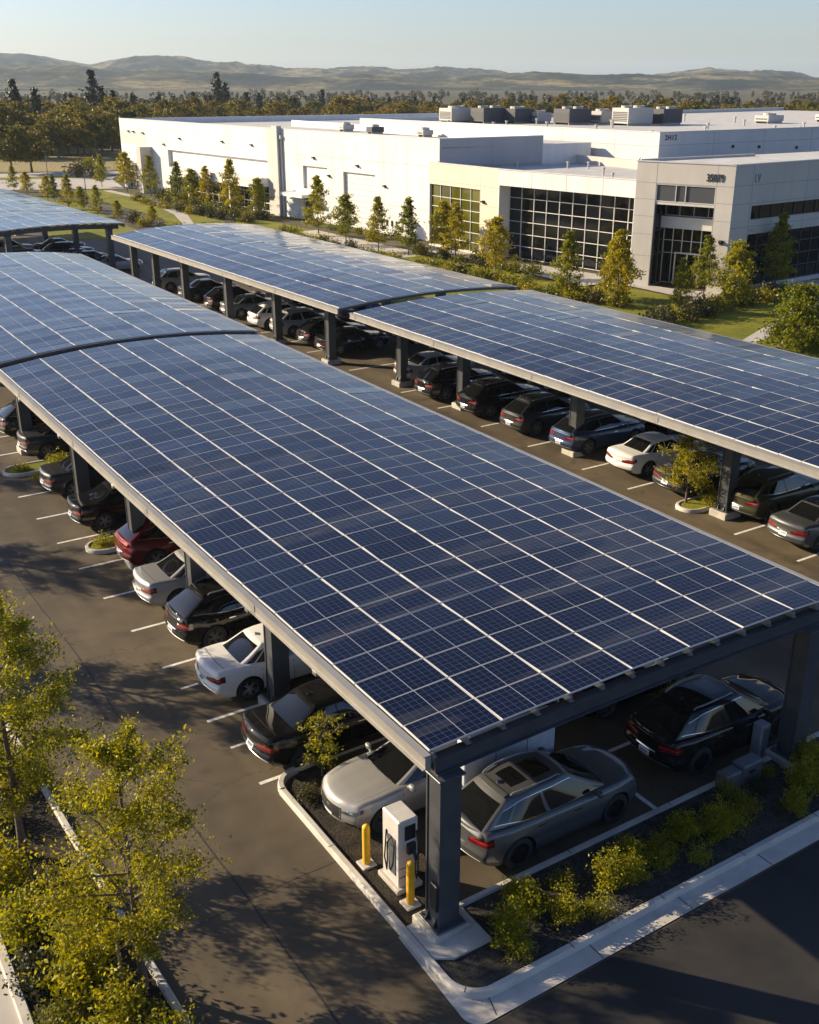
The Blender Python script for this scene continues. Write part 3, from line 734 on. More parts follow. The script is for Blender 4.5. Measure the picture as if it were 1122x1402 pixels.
def make_car(P, dark_rims=False, roofs=False):
    low, gre = make_shapes(P); hx = P['L'] / 2; hy = P['W'] / 2; suv = P['kind'] == 'suv'
    root = link(P['kind'], None); root.empty_display_size = .5
    mb = MB(); surf_box(mb, low, spread(44, (.01, .025, .05)), spread(12, (.03, .08)), spread(14, (.05, .12)))
    me = mb.mesh('body', [MATS['paint'], BLACK], smooth=180); fixn(me); body = link('body', me, root)
    rw = .350 if not suv else .375
    cut = MB()
    for ax in P['axles']:
        for sg in (-1, 1):
            n = 40; vs = []
            for k in range(n):
                a = 2 * math.pi * k / n; vs += [(ax + (rw + .055) * math.cos(a), sg * (hy - .36), rw + .01 + (rw + .055) * math.sin(a)), (ax + (rw + .055) * math.cos(a), sg * (hy + .2), rw + .01 + (rw + .055) * math.sin(a))]
            fs = [tuple(range(0, 2 * n, 2)), tuple(range(2 * n - 1, 0, -2))] + [(2 * k, 2 * k + 1, (2 * k + 3) % (2 * n), (2 * k + 2) % (2 * n)) for k in range(n)]
            if sg < 0: fs = [f[::-1] for f in fs]
            cut.add(vs, [f[::-1] for f in fs], 1)
    cm = cut.mesh('cutter', [BLACK, BLACK]); fixn(cm); co = link('cutter', cm)
    bo = body.modifiers.new('arches', 'BOOLEAN'); bo.operation = 'DIFFERENCE'; bo.object = co; bo.solver = 'EXACT'
    dg = bpy.context.evaluated_depsgraph_get(); nm = bpy.data.meshes.new_from_object(body.evaluated_get(dg)); body.modifiers.clear()
    bpy.data.objects.remove(co); KIDS.pop(co, None)
    # join the glasshouse and the seams to the cut lower body
    j = MB(); j.v = [tuple(v.co) for v in nm.vertices]; j.f = [tuple(p.vertices) for p in nm.polygons]; j.m = [p.material_index for p in nm.polygons]
    surf_box(j, gre, spread(30, (.02, .05)), spread(12, (.04, .1)), spread(10, (.06, .14)))
    seam = lambda x0, x1, c0, c1, sg: patch(j, low, side(sg), x0 / hx, x1 / hx, c0, c1, 1, 8, .0012, 1, .004)
    for sg in (-1, 1):
        for x in (-.98, -.06, .98): seam(x, x + .012, -.72, .93, sg)
        patch(j, low, side(sg), -.98 / hx, .99 / hx, -.735, -.72, 12, 1, .0012, 1, .004)
        patch(j, low, side(sg), (-1.36 + .42) / hx, (1.4 - .42) / hx, -.97, -.80, 12, 1, .006, 1)      # dark sill
        patch(j, low, lambda t, c, s=sg: (t, s * c, 1), 1.12 / hx, 2.15 / hx, .80, .812, 10, 1, .0012, 1, .004)       # bonnet gap
    patch(j, low, end(-1), -.93, .93, -.97, -.66, 14, 2, .006, 1)           # rear valance
    patch(j, low, end(1), -.60, .60, -.93, -.62, 12, 2, .006, 1)            # lower intake
    for sg in (-1, 1):
        patch(j, low, wrap(1, sg), .68, .98, -.80, -.45, 6, 2, .006, 1)
    if not suv:
        patch(j, low, lambda t, c: (c, t, 1), -.84, .84, -.845, -.838, 12, 1, .0015, 1, .004)
        patch(j, low, end(-1), -.80, .80, .04, .065, 12, 1, .0015, 1, .004)
    else: patch(j, low, end(-1), -.84, .84, -.30, -.27, 12, 1, .0015, 1, .004)
    body.data = j.mesh('body', [MATS['paint'], BLACK], smooth=38); fixn(body.data)
    bpy.data.meshes.remove(me); bpy.data.meshes.remove(nm)
    def prt(name, mb, m, parent=root, s=40, label=None): return part(name, mb, m, parent, label, s)
    m = MB(); patch(m, gre, end(1), -.885, .885, -.70, .86, 12, 8, .004); wsn = prt('windscreen', m, CARGLASS)
    m = MB(); patch(m, gre, end(1), -.90, .90, -.86, -.695, 12, 2, .007); prt('cowl', m, BLACK, wsn)
    m = MB()
    for w0 in (-.55, .05): patch(m, gre, lambda t, c: (1, t, -.66 + .22 * (t - w0) + c), w0, w0 + .52, 0, .03, 6, 1, .014)
    prt('wiper', m, BLACK, wsn)
    m = MB(); patch(m, gre, end(-1), -.86, .86, -.62 if not suv else -.52, .84 if not suv else .74, 12, 8, .004); rwn = prt('rear_window', m, CARGLASS)
    if suv:
        m = MB(); patch(m, gre, lambda t, c: (c, t, 1), -.84, .84, -.985, -.90, 10, 2, .035, 0, .05); prt('roof_spoiler', m, MATS['paint'])
    # side windows with bright surrounds
    for sg in (-1, 1):
        m = MB()
        a0, a1 = (-.86, .90) if not suv else (-.88, .90)
        lo = lambda t: -.62 + (.34 if suv else .30) * sm((-t - .1) / .8)
        patch(m, gre, side(sg), a0, a1, lambda t: lo(t) - .038, lambda t: lo(t) - .008, 16, 1, .0035)
        hi = lambda t: .74 - (.30 if suv else .22) * sm((-t - .45) / .45) - (.03 * sm((t - .6) / .3))
        patch(m, gre, side(sg), a0, a1, lambda t: hi(t) - .048, lambda t: hi(t) - .018, 16, 1, .0035); prt('window_trim', m, CHROME)
        for t0, t1 in ((.05, .885), (-.60, -.02), (-.86, -.655)):
            m = MB(); patch(m, gre, side(sg), t0, t1, lo, lambda t: hi(t) - .055, 10, 5, .004); prt('side_window', m, CARGLASS)
        m = MB()
        for xx in (-.86, .14):
            patch(m, low, side(sg), xx / hx, (xx + .20) / hx, .60, .66, 4, 2, .028)
        prt('door_handle', m, CHROME)
        m = MB(); bm_ = MB()
        x, y, z = .80, sg * (hy + .03), P['gh']['z0'] + .13
        surf_box(m, lambda a, b, c: Vector((x + .0, y, z)) + Vector([q * w for q, w in zip(rbox(a, b, c, .1, .1, .075, .05), (.065 - .02 * abs(b), .10, .062))]), spread(4, (.2,)), spread(4, (.2,)), spread(4, (.2,)))
        m.tube([(x + .02, sg * (hy - .12), z - .05), (x + .01, sg * hy, z - .02)], .03, 6); prt('mirror', m, MATS['paint'])
        # lamps
        m = MB()
        if suv: patch(m, low, wrap(-1, sg), .40, 1.115, lambda t: .22 + .12 * sm((t - .5) / .5), lambda t: .48 + .26 * sm((t - .4) / .6), 44, 3, .006)
        else: patch(m, low, wrap(-1, sg), .34, 1.115, lambda t: .16 + .10 * sm((t - .4) / .6), lambda t: .44 + .24 * sm((t - .34) / .5), 44, 3, .006)
        tl = prt('tail_light', m, TAIL)
        m = MB(); patch(m, low, wrap(-1, sg), .44, 1.08, lambda t: .40 + .10 * sm((t - .4) / .6), lambda t: .445 + .11 * sm((t - .4) / .6), 40, 1, .009); prt('lens_strip', m, TAIL_B, tl)
        m = MB(); patch(m, low, wrap(1, sg), .55, 1.125, lambda t: .28 + .20 * sm((t - .55) / .6), lambda t: .50 + .26 * sm((t - .5) / .5), 44, 3, .006); hl_ = prt('headlight', m, HEAD)
        m = MB()
        for tt in (.66, .80): patch(m, low, wrap(1, sg), tt, tt + .09, .44 + .12 * (tt - .66), .60 + .12 * (tt - .66), 5, 3, .009)
        prt('projector', m, CHROME, hl_)
    m = MB(); patch(m, low, end(1), -.50, .50, -.40, .64, 10, 5, .006); gr = prt('grille', m, BLACK)
    m = MB(); patch(m, low, end(1), -.51, .51, .61, .65, 10, 1, .010); patch(m, low, end(1), -.51, .51, -.42, -.39, 10, 1, .010)
    for tt in (-.51, .48): patch(m, low, end(1), tt, tt + .03, -.35, .59, 2, 5, .010)
    patch(m, low, end(1), -.07, .07, .20, .40, 4, 2, .012); prt('grille_trim', m, CHROME, gr)
    pz = (.18, -.22) if not suv else (-.10, -.46)
    m = MB(); patch(m, low, end(1), -.18, .18, -.50, -.26, 4, 3, .014); prt('number_plate', m, PLATE)
    m = MB(); patch(m, low, end(-1), -.19, .19, pz[1], pz[0], 4, 3, .012); pl = prt('number_plate', m, PLATE)
    m = MB()
    for k in range(6): patch(m, low, end(-1), -.14 + .048 * k, -.112 + .048 * k, pz[1] + .12, pz[0] - .10, 1, 1, .015, 0, .002)
    m2 = m; prt('plate_marks', m2, PLATE_T, pl)
    m = MB(); patch(m, low, end(-1), -.36, .36, pz[0] + .04, pz[0] + .10, 8, 1, .012); prt('trunk_trim' if not suv else 'tailgate_trim', m, CHROME)
    m = MB(); patch(m, low, end(-1), -.85, .85, -.66, -.61, 12, 1, .010); prt('bumper_trim', m, CHROME if not suv else PURLIN)
    if suv:
        for sg in (-1, 1):
            pts = [gre(a, sg * .90, 1) + Vector((0, 0, .045 if abs(a) < .8 else .0)) for a in (-.86, -.78, -.4, 0, .4, .72, .80)]
            m = MB(); m.tube(pts, .018, 6); prt('roof_rail', m, PURLIN, s=60)
    if roofs:
        m = MB(); patch(m, gre, lambda t, c: (t, c, 1), .12, .72, -.52, .52, 8, 6, .004); patch(m, gre, lambda t, c: (t, c, 1), -.66, -.10, -.5, .5, 8, 6, .004); prt('sunroof', m, CARGLASS)
    # shark fin
    q = gre(-.72, 0, 1); m = MB(); m.add([(q.x - .10, -.02, q.z - .01), (q.x + .10, -.015, q.z - .01), (q.x + .10, .015, q.z - .01), (q.x - .10, .02, q.z - .01), (q.x - .085, 0, q.z + .075)], [(0, 1, 4), (1, 2, 4), (2, 3, 4), (3, 0, 4)]); prt('antenna_fin', m, MATS['paint'], s=None)
    # wheels
    tw = .115
    for ax in P['axles']:
        for sg in (-1, 1):
            yc = sg * (hy - .135); m = MB(); r = rw
            m.lathe([(r * .68, -tw), (r * .93, -tw), (r * .985, -tw * .75), (r, -tw * .3), (r, tw * .3), (r * .985, tw * .75), (r * .93, tw), (r * .68, tw)], 36, 'y', (ax, yc, r)); w = prt('wheel', m, TYRE)
            m = MB(); o = sg * tw * .80
            m.lathe([(r * .69, o - sg * .10), (r * .70, o + sg * .012), (r * .66, o + sg * .012), (r * .63, o - sg * .02), (r * .63, o - sg * .10)], 36, 'y', (ax, yc, r))
            m.lathe([(.0, o + sg * .004), (.055, o + sg * .004), (.075, o - sg * .02), (.0, o - sg * .02)], 16, 'y', (ax, yc, r))
            for k in range(10):
                a = 2 * math.pi * k / 10 + (.13 if k % 2 else -.13) * .9; ca, sa = math.cos(a), math.sin(a)
                b0, b1, w0, w1 = .04, r * .66, .022, .014
                vs = []
                for rr, ww in ((b0, w0), (b1, w1)):
                    for s2 in (-1, 1):
                        for dd in (0, -.022): vs.append((ax + rr * ca - s2 * ww * sa, yc + o + sg * (dd - .002), r + rr * sa + s2 * ww * ca))
                m.add(vs, [(0, 4, 6, 2), (0, 1, 5, 4), (2, 6, 7, 3), (0, 2, 3, 1), (4, 5, 7, 6)])
            m.lathe([(.0, o - sg * .05), (r * .64, o - sg * .05), (r * .64, o - sg * .09), (.0, o - sg * .09)], 24, 'y', (ax, yc, r), 1)
            prt('rim', m, [RIM_D if dark_rims else RIM, BLACK], w, 30)
    return root
def paint(o, col, metal):
    for c in walk(o): c.color = (*col, metal)
P_SED = make_car(SEDAN); P_SUV = make_car(SUV); P_SUVR = make_car(SUV, True, True)
BLK, DGREY, GREY, SILV, WHT, MAR, BLUE, OLV, BGREY, NSIL, NGREY = (.006, .006, .007), (.035, .036, .038), (.10, .105, .11), (.33, .335, .34), (.66, .65, .63), (.10, .008, .010), (.03, .045, .09), (.05, .048, .025), (.16, .175, .20), (.36, .35, .335), (.10, .103, .108)
CARS = [  # proto, paint, metallic, tail x, centre y, heading (1 = nose to +x), label
 ('S', BLK, .1, 8.55, 20.45, 1, 'glossy black sedan with its tail beside the sapling island'),
 ('S', WHT, 0, 8.78, 23.95, 1, 'white sedan with its tail out under the near canopy, behind the second column'),
 ('U', BLK, .1, 9.12, 27.15, 1, 'black wagon with chrome window line, between the white sedan and the pale silver sedan'),
 ('S', SILV, .5, 9.15, 30.05, 1, 'pale silver sedan between the black wagon and the maroon car'),
 ('U', MAR, .3, 9.65, 33.3, 1, 'dark maroon red car backing onto the small grass island'),
 ('S', BLK, .1, 9.25, 37.65, 1, 'black sedan just past the small grass island, beyond the maroon car'),
 ('S', DGREY, .5, 9.3, 41.65, 1, 'dark grey sedan between the black sedan and the long grass island'),
 ('S', DGREY, .3, 9.75, 47.0, 1, 'dark sedan behind the column on the long grass island at the left edge'),
 ('U', BLK, .1, 9.6, 50.2, 1, 'dark car half cut off by the left edge of the photo'),
 ('S', NSIL, .5, 9.05, 17.35, -1, 'grey silver sedan with its nose to the lane, behind the charging station'),
 ('R', NGREY, .6, 10.75, 14.88, 1, 'grey metallic wagon with two roof windows, parked beside the corner post'),
 ('R', BLK, .1, 16.45, 15.1, 1, 'black sport utility car parked beyond the grey wagon, beside the front shrubs'),
 ('U', BLK, .1, 16.2, 18.1, 1, 'black car in deep shade under the near canopy, only its red tail lamp showing'),
 ('S', WHT, 0, 30.25, 30.85, 1, 'white sedan under the right canopy, right of the dark blue hatchback'),
 ('U', BLUE, .5, 30.05, 34.35, 1, 'dark blue hatchback behind a column, left of the white sedan'),
 ('U', DGREY, .55, 29.9, 37.85, 1, 'charcoal car with grey flanks between the black car and the blue hatchback'),
 ('U', BLK, .1, 29.75, 41.25, 1, 'black car with bright bumper, third left of the white sedan under the right canopy'),
 ('U', BLK, .3, 29.65, 44.95, 1, 'upright black sport utility car next to the silver sedan at the canopy gap'),
 ('S', SILV, .6, 30.5, 48.35, 1, 'silver sedan at the gap between the two right canopies'),
 ('S', DGREY, .5, 30.2, 28.05, 1, 'dark grey sedan partly behind the small tree, right of the white sedan'),
 ('U', OLV, .4, 30.6, 24.75, 1, 'dark olive car right of the small tree and its column'),
 ('S', GREY, .6, 29.95, 22.0, 1, 'grey sedan at the right edge under the right canopy'),
 ('S', BLK, .1, 29.9, 56.6, 1, 'black sedan behind the last column of the middle canopy, nearest its gap'),
 ('U', BLK, .2, 29.9, 59.0, 1, 'black car with red tail lamp, between the black sedan and a silver car, middle canopy'),
 ('U', SILV, .5, 29.8, 62.6, 1, 'silver sport utility car with dark roof, next to a black car, middle canopy'),
 ('U', WHT, .1, 29.5, 65.4, 1, 'off white sport utility car seen side on between two columns of the middle canopy'),
 ('S', BGREY, .5, 29.4, 69.8, 1, 'blue grey sedan beyond the off white sport utility car, middle canopy'),
 ('U', BLK, .1, 29.3, 72.5, 1, 'black car with a red lamp, third from the far end of the middle canopy'),
 ('S', DGREY, .4, 29.2, 77.3, 1, 'dark grey sedan second from the far end of the middle canopy'),
 ('U', SILV, .5, 29.0, 82.2, 1, 'silver car at the far end of the middle canopy'),
 ('S', DGREY, .4, 35.4, 45.3, 1, 'dark car in shade behind the upright black sport utility car'),
 ('S', BLUE, .3, 35.4, 41.6, 1, 'blue black car in the shaded second row of the right canopy'),
 ('U', BLK, .2, 35.4, 34.5, 1, 'black car in the shaded second row behind the dark blue hatchback'),
 ('S', GREY, .6, 35.4, 52.5, 1, 'grey car in shade behind the column at the gap of the right canopies'),
 ('U', DGREY, .4, 35.3, 56.6, 1, 'dark car in the shaded second row of the middle canopy, behind the black sedan'),
 ('S', GREY, .5, 35.2, 63.5, 1, 'grey car in the shaded second row of the middle canopy, behind the silver car'),
 ('U', BLK, .1, 35.1, 70.4, 1, 'black car in the shaded second row of the middle canopy, by the blue grey sedan'),
 ('S', DGREY, .4, 26.2, 106.5, 1, 'dark sedan seen between two columns of the farthest canopy'),
 ('U', SILV, .4, 21.6, 107.0, 1, 'silver car fourth along the left column line of the farthest canopy'),
 ('U', SILV, .5, 21.5, 96.6, 1, 'silver car with bright tail, first under the farthest canopy'),
 ('U', DGREY, .4, 21.6, 99.6, 1, 'dark grey car second under the farthest canopy'),
 ('S', BLK, .2, 21.6, 103.0, 1, 'black car third under the farthest canopy'),
 ('U', BLK, .2, 26.0, 95.4, 1, 'black wagon near the right corner of the farthest canopy'),
 ('S', SILV, .5, 27.2, 93.2, 1, 'pale silver sedan poking out at the right corner of the farthest canopy'),
 ('S', DGREY, .4, 25.8, 98.6, 1, 'dark sedan behind the pale silver one under the farthest canopy'),
 ('U', DGREY, .3, 25.8, 102.2, 1, 'dark car deepest in shade under the farthest canopy'),
]
used = set()
for k, (t, col, me_, xt, y, hd, lab) in enumerate(CARS):
    pr = {'S': P_SED, 'U': P_SUV, 'R': P_SUVR}[t]; hl = (SEDAN if t == 'S' else SUV)['L'] / 2
    # nose-to-lane cars are placed by their nose
    x = xt + hl
    o = pr if t not in used else dup(pr)
    used.add(t); o.name = 'parked_car'
    o.location = (x, y, .004); o.rotation_euler = (0, 0, (0 if hd == 1 else math.pi) + random.Random(k).uniform(-.018, .018))
    tag(o, lab, 'car', 'cars parked under the solar canopies'); paint(o, col, me_)
# ------------------------------------------------------------------ the white building
class FR:
    def __init__(s, A, B):
        s.A = Vector((A[0], A[1], 0)); d = Vector((B[0] - A[0], B[1] - A[1], 0)); s.L = d.length; s.d = d.normalized(); s.n = Vector((-s.d.y, s.d.x, 0))
    def p(s, a, d, z): v = s.A + s.d * a + s.n * d; return (v.x, v.y, z)
    def box(s, mb, a0, a1, d0, d1, z0, z1, mi=0):
        q = [s.p(a0, d0, 0)[:2], s.p(a1, d0, 0)[:2], s.p(a1, d1, 0)[:2], s.p(a0, d1, 0)[:2]]; mb.prism(q, z0, z1, mi)
    def mat(s, a, d, z):
        m = Matrix(((s.d.x, 0, -s.n.x, 0), (s.d.y, 0, -s.n.y, 0), (0, 1, 0, 0), (0, 0, 0, 1))); return Matrix.Translation(s.p(a, d, z)) @ m
def wall(mb, f, z0, z1, ops, d=0, a0=0, a1=None, jd=.4, joints_a=(), joints_z=()):
    """wall face with openings (a0, a1, z0, z1, depth) and their reveals; slot 1 = thin panel joints"""
    a1 = f.L if a1 is None else a1
    A = sorted(set([a0, a1] + [x for o in ops for x in o[:2]])); Z = sorted(set([z0, z1] + [x for o in ops for x in o[2:4]]))
    for i in range(len(A) - 1):
        for j in range(len(Z) - 1):
            ca, cz = (A[i] + A[i + 1]) / 2, (Z[j] + Z[j + 1]) / 2
            if any(o[0] < ca < o[1] and o[2] < cz < o[3] for o in ops): continue
            mb.add([f.p(A[i], d, Z[j]), f.p(A[i + 1], d, Z[j]), f.p(A[i + 1], d, Z[j + 1]), f.p(A[i], d, Z[j + 1])], [(0, 1, 2, 3)])
    for o in ops:
        x0, x1, y0, y1, dp = o
        P = lambda a, dd, z: f.p(a, dd, z)
        mb.add([P(x0, d, y0), P(x0, d, y1), P(x0, d + dp, y1), P(x0, d + dp, y0)], [(0, 1, 2, 3)])
        mb.add([P(x1, d, y0), P(x1, d + dp, y0), P(x1, d + dp, y1), P(x1, d, y1)], [(0, 1, 2, 3)])
        mb.add([P(x0, d, y1), P(x1, d, y1), P(x1, d + dp, y1), P(x0, d + dp, y1)], [(0, 1, 2, 3)])
        if y0 > z0 + .01: mb.add([P(x0, d, y0), P(x0, d + dp, y0), P(x1, d + dp, y0), P(x1, d, y0)], [(0, 1, 2, 3)])
    def clear(a, z): return not any(o[0] - .02 < a < o[1] + .02 and o[2] - .02 < z < o[3] + .02 for o in ops)
    for a in joints_a:
        for j in range(len(Z) - 1):
            if clear(a, (Z[j] + Z[j + 1]) / 2): f.box(mb, a - .02, a + .02, d - .004, d + .02, Z[j], Z[j + 1], 1)
    for z in joints_z:
        for i in range(len(A) - 1):
            if clear((A[i] + A[i + 1]) / 2, z): f.box(mb, A[i] + .021, A[i + 1] - .021, d - .003, d + .02, z - .018, z + .018, 1)
def glazing(f, root, a0, a1, z0, z1, d, na, zs, glass, frame, w=.07):
    """one window part: its panes as one sheet each, frame as a sub-part"""
    m = MB(); A = [a0 + (a1 - a0) * i / na for i in range(na + 1)] if isinstance(na, int) else na
    for i in range(len(A) - 1):
        for j in range(len(zs) - 1):
            t = .006 * math.sin(i * 7.3 + j * 3.1)
            m.add([f.p(A[i], d + t, zs[j]), f.p(A[i + 1], d - t, zs[j]), f.p(A[i + 1], d - t * .5, zs[j + 1]), f.p(A[i], d + t * .7, zs[j + 1])], [(0, 1, 2, 3)])
    g = part('window', m, glass, root)
    m = MB()
    for z in zs: f.box(m, a0, a1, d - .075, d + .03, z - w / 2, z + w / 2)
    for a in A: f.box(m, a - w / 2, a + w / 2, d - .09, d + .033, zs[0] + .002, zs[-1] - .002)
    part('window_frame', m, frame, g)
    return g
P0, P1, P2 = (57.0, 170.6), (60.6, 122.0), (63.2, 92.4)
Q0, Q1, Q2 = (61.6, 91.8), (61.9, 80.8), (64.2, 65.6)
E1, E0, E3 = (62.9, 64.3), (65.7, 56.8), (100, 59.1)
B = thing('office_warehouse', 'long white concrete warehouse with a glazed office front, street number over its corner entrance', 'building', (75, 110, 0))
F1, F2, FQ, FM, FE, FS = FR(P0, P1), FR(P1, P2), FR(Q0, Q1), FR(Q1, Q2), FR(E1, E0), FR(E0, E3)
HW = 10.1
m = MB()
wall(m, F1, 0, HW, [(1.0, 6.2, 0, 3.6, .5), (16.5, 44.9, 0, 6.3, .45)], joints_a=[7.8, 16.2, 25.5, 35, 44.95], joints_z=[7.2, 8.8])
F1.box(m, 16.5, 44.9, .45, .9, 4.0, 6.3)
wall(m, F2, 0, HW, [(4.3, 9.5, 3.6, 6.2, .35), (4.3, 6.3, 0, 2.5, .35), (12.7, 18.8, 0, 6.0, .35)], joints_a=[3.2, 10.6, 20.4, 24.4], joints_z=[3.05, 7.4])
F2.box(m, 4.2, 9.6, .352, .7, 3.5, 6.3); F2.box(m, 12.6, 18.9, .352, .7, 0, 6.1)
FEND = FR(P2, (76.0, 91.9)); 
m.prism([(76.02, 91.9), (82.5, 91.6), (82.5, 92.2), (76.02, 92.3)], 0, 9.3)
# back of the parapet, caps
for f in (F1, F2, FEND):
    f.box(m, 0.0, f.L, .25, .27, 9.2, HW - .001)
    f.box(m, -.04, f.L + .04, -.04, .31, HW, HW + .07, 2)
m.prism([P0, (57.3, 170.9), (130, 166.0), (130, 165.6)], 0, HW); m.prism([(76.1, 92.25), (76.35, 92.25), (76.35, 150), (76.1, 150)], 8.5, HW - .02)
part('warehouse_wall', m, [WALL_WHITE, JOINT, ALU], B)
m = MB(); wall(m, FEND, 0, HW, [], joints_a=[6.4], joints_z=[7.4]); part('end_wall', m, [WALL_END_SHADE, JOINT], B)
m = MB(); polysheet(m, [P0, (60.9, 122), (63.5, 92.2), (82.5, 92), (82.5, 120), (130, 165.8)], 9.25); part('warehouse_roof', m, ROOF, B)
m = MB(); F1.box(m, 44.97, 47.0, -.012, .1, 0, HW - .03); part('grey_wall_strip', m, WALL_STONE, B)
m = MB(); F1.box(m, 47.02, 48.3, -.55, .1, 0, HW + .35); part('pilaster', m, WALL_STONE, B)
m = MB(); p = F1.p(48.62, -.16, 0); m.cyl(p[0], p[1], 0, 9.2, .12, 10); m.box(p[0] - .18, p[0] + .16, p[1] - .18, p[1] + .18, 9.0, 9.4); part('downpipe', m, WALL_STONE, B)
m = MB(); F1.box(m, 9.7, 11.2, -1.9, .1, 0, 6.45); part('side_fin', m, WALL_GREY, B)
m = MB(); F1.box(m, .1, 9.6, -.010, .1, 6.5, 8.4); part('grey_wall_panel', m, WALL_STONE, B)
m = MB(); F1.box(m, 20.2, 44.9, -2.2, .4, 3.2, 4.25); F1.box(m, 20.1, 45.0, -2.27, -2.2, 4.0, 4.32); part('entrance_canopy', m, WALL_WHITE, B)
for a in (20.6, 26.4, 32.2, 38.2, 44.4):
    m = MB(); F1.box(m, a - .16, a + .16, -2.0, -1.7, 0, 3.2); part('canopy_post', m, WALL_WHITE, B)
glazing(F1, B, 16.6, 44.8, .15, 4.0, .44, 16, [.15, 1.1, 2.3, 3.3, 4.0], GLASS, FRAME_W, .09)
glazing(F1, B, 1.1, 6.1, .1, 3.55, .48, 4, [.1, 1.3, 2.5, 3.55], GLASS, FRAME_W, .1)
m = MB(); F1.box(m, 1.0, 6.3, -1.2, .3, 3.65, 4.0); part('entrance_canopy', m, WALL_WHITE, B)
for f, a, z in ((F1, 3.4, 8.3), (F1, 5.2, 8.3), (F1, 8.6, 8.2), (F1, 15.5, 6.9), (F1, 20.8, 7.9), (F1, 33.4, 8.0), (F1, 41.2, 7.9), (F2, 6.8, 7.1), (F2, 15.6, 6.7), (F2, 20.6, 4.9), (F2, 9.9, 5.3), (FQ, 8.8, 4.9), (FE, 7.45, 3.9)):
    m = MB(); f.box(m, a - .16, a + .16, -.06, 0, z - .12, z + .2); f.box(m, a - .12, a + .12, -.34, -.06, z + .02, z + .17); part('wall_lamp', m, BLACK, B)
m = MB(); F2.box(m, 1.8, 6.8, -1.9, .1, 2.75, 3.1); part('door_canopy', m, WALL_WHITE, B)
m = MB(); F2.box(m, 4.36, 6.24, .27, .34, 0, 2.44); d = part('door', m, FRAME_D, B); m = MB(); F2.box(m, 4.5, 4.56, .20, .27, .9, 1.3); part('handle', m, ALU, d)
m = MB(); F2.box(m, 12.72, 18.78, .30, .345, 0.02, 5.98)
for z in range(1, 10): F2.box(m, 12.75, 18.75, .285, .30, z * .6 - .02, z * .6 + .02, 1)
part('roller_door', m, [DOOR_W, JOINT], B)
m = MB(); F2.box(m, 4.34, 9.46, .30, .345, 3.64, 6.16); part('louvre_panel', m, DOOR_W, B)
for a in (20.9, 21.8, 22.6):
    m = MB(); F2.box(m, a - .07, a + .07, -.12, 0, .9, 1.5); part('meter_box', m, BLACK, B)
# office wing with its lower roof
m = MB(); wall(m, FQ, 0, 8.0, [(.05, 8.2, .15, 6.0, .3)], joints_a=[8.25], joints_z=[6.35, 2.9, 4.6])
m.prism([FQ.p(0, 0, 0)[:2], FQ.p(0, .3, 0)[:2], (63.2, 92.38), (62.5, 92.38)], 0, 8.0); FQ.box(m, 0, FQ.L, .3, .32, 7.2, 7.99)
FQ.box(m, -.03, FQ.L, -.05, .34, 8.0, 8.07, 2); part('cream_wall', m, [WALL_CREAM, JOINT, ALU], B)
glazing(FQ, B, .05, 8.2, .15, 6.0, .26, 5, [.15, 1.0, 1.9, 2.9, 3.9, 4.85, 6.0], GLASS_AMBER_REFL, FRAME_W, .045)
m = MB(); wall(m, FM, 0, 8.0, [(.04, 15.3, 0, 6.62, 1.5)], joints_a=[4, 8, 12], joints_z=[]); FM.box(m, 0, FM.L, .3, .32, 7.2, 7.99); FM.box(m, 0.01, FM.L, -.05, .34, 8.0, 8.07, 2)
part('office_wall', m, [WALL_WHITE, JOINT, ALU], B)
zs = [.1, 1.2, 2.3, 3.4, 4.45, 5.5, 6.6]
glazing(FM, B, .06, 15.28, .1, 6.6, 1.46, 10, zs, GLASS, FRAME_W, .05)
m = MB(); m.prism([(61.9, 91.7), (62.2, 80.8), (64.5, 66.3), (84, 66.5), (84, 91.5)], 7.0, 7.25); part('office_roof', m, ROOF, B)
m = MB(); m.prism([(80.2, 91.4), (79.6, 80.0), (80.0, 79.6), (80.6, 91.4)], 7.26, 8.1); m.prism([(79.6, 79.6), (79.9, 66.8), (80.3, 66.8), (80, 79.6)], 7.26, 8.1); m.prism([(79.5, 79.99), (80.7, 91.45), (79.5, 80)], 8.101, 8.102)
m.prism([(66.2, 67.0), (79.4, 66.7), (79.4, 66.95), (66.2, 67.25)], 7.26, 9.5); part('roof_parapet', m, WALL_GREY, B)
for k, (x, y) in enumerate(((70, 88.5), (74.5, 86), (76, 84.6), (72, 78), (68.5, 73))):
    m = MB(); m.cyl(x, y, 7.24, 7.85, .09, 8); m.cyl(x, y, 7.8, 7.95, .16, 8); part('roof_vent', m, HVAC_L, B)
# entrance block
m = MB(); HE = 9.6
wall(m, FE, 0, HE, [(1.75, 6.6, 0, 8.0, 2.4)], joints_a=[1.72, 6.63], joints_z=[2.4, 4.1, 5.5, 6.8, 8.05])
wall(m, FS, 0, HE, [(2.3, 30, .35, 4.4, .3), (2.4, 30, 5.5, 6.55, .3)], joints_a=[2.2, 9.2, 16.2], joints_z=[8.1, 6.75, 5.0])
f = FR((67.0, 68.2), E1); wall(m, f, 0, HE, [], jd=.2)
for f in (FE, FS): f.box(m, .3, f.L - .3, .30, .32, 8.6, HE - .001)
for f in (FE, FS): f.box(m, -.04, f.L + .01, -.05, .36, HE, HE + .08, 2)
part('entrance_wall', m, [WALL_GREY, JOINT, ALU], B)
m = MB(); m.prism([FE.p(.1, .33, 0)[:2], FE.p(FE.L - .3, .33, 0)[:2], FS.p(33, .33, 0)[:2], (100, 68), (67, 68.1)], 9.05, 9.3); part('entrance_roof', m, ROOF, B)
glazing(FE, B, 1.77, 6.58, 6.7, 7.96, .10, [1.77, 3.4, 4.2, 6.58], [6.7, 7.96], GLASS_GREY, FRAME_W, .05)
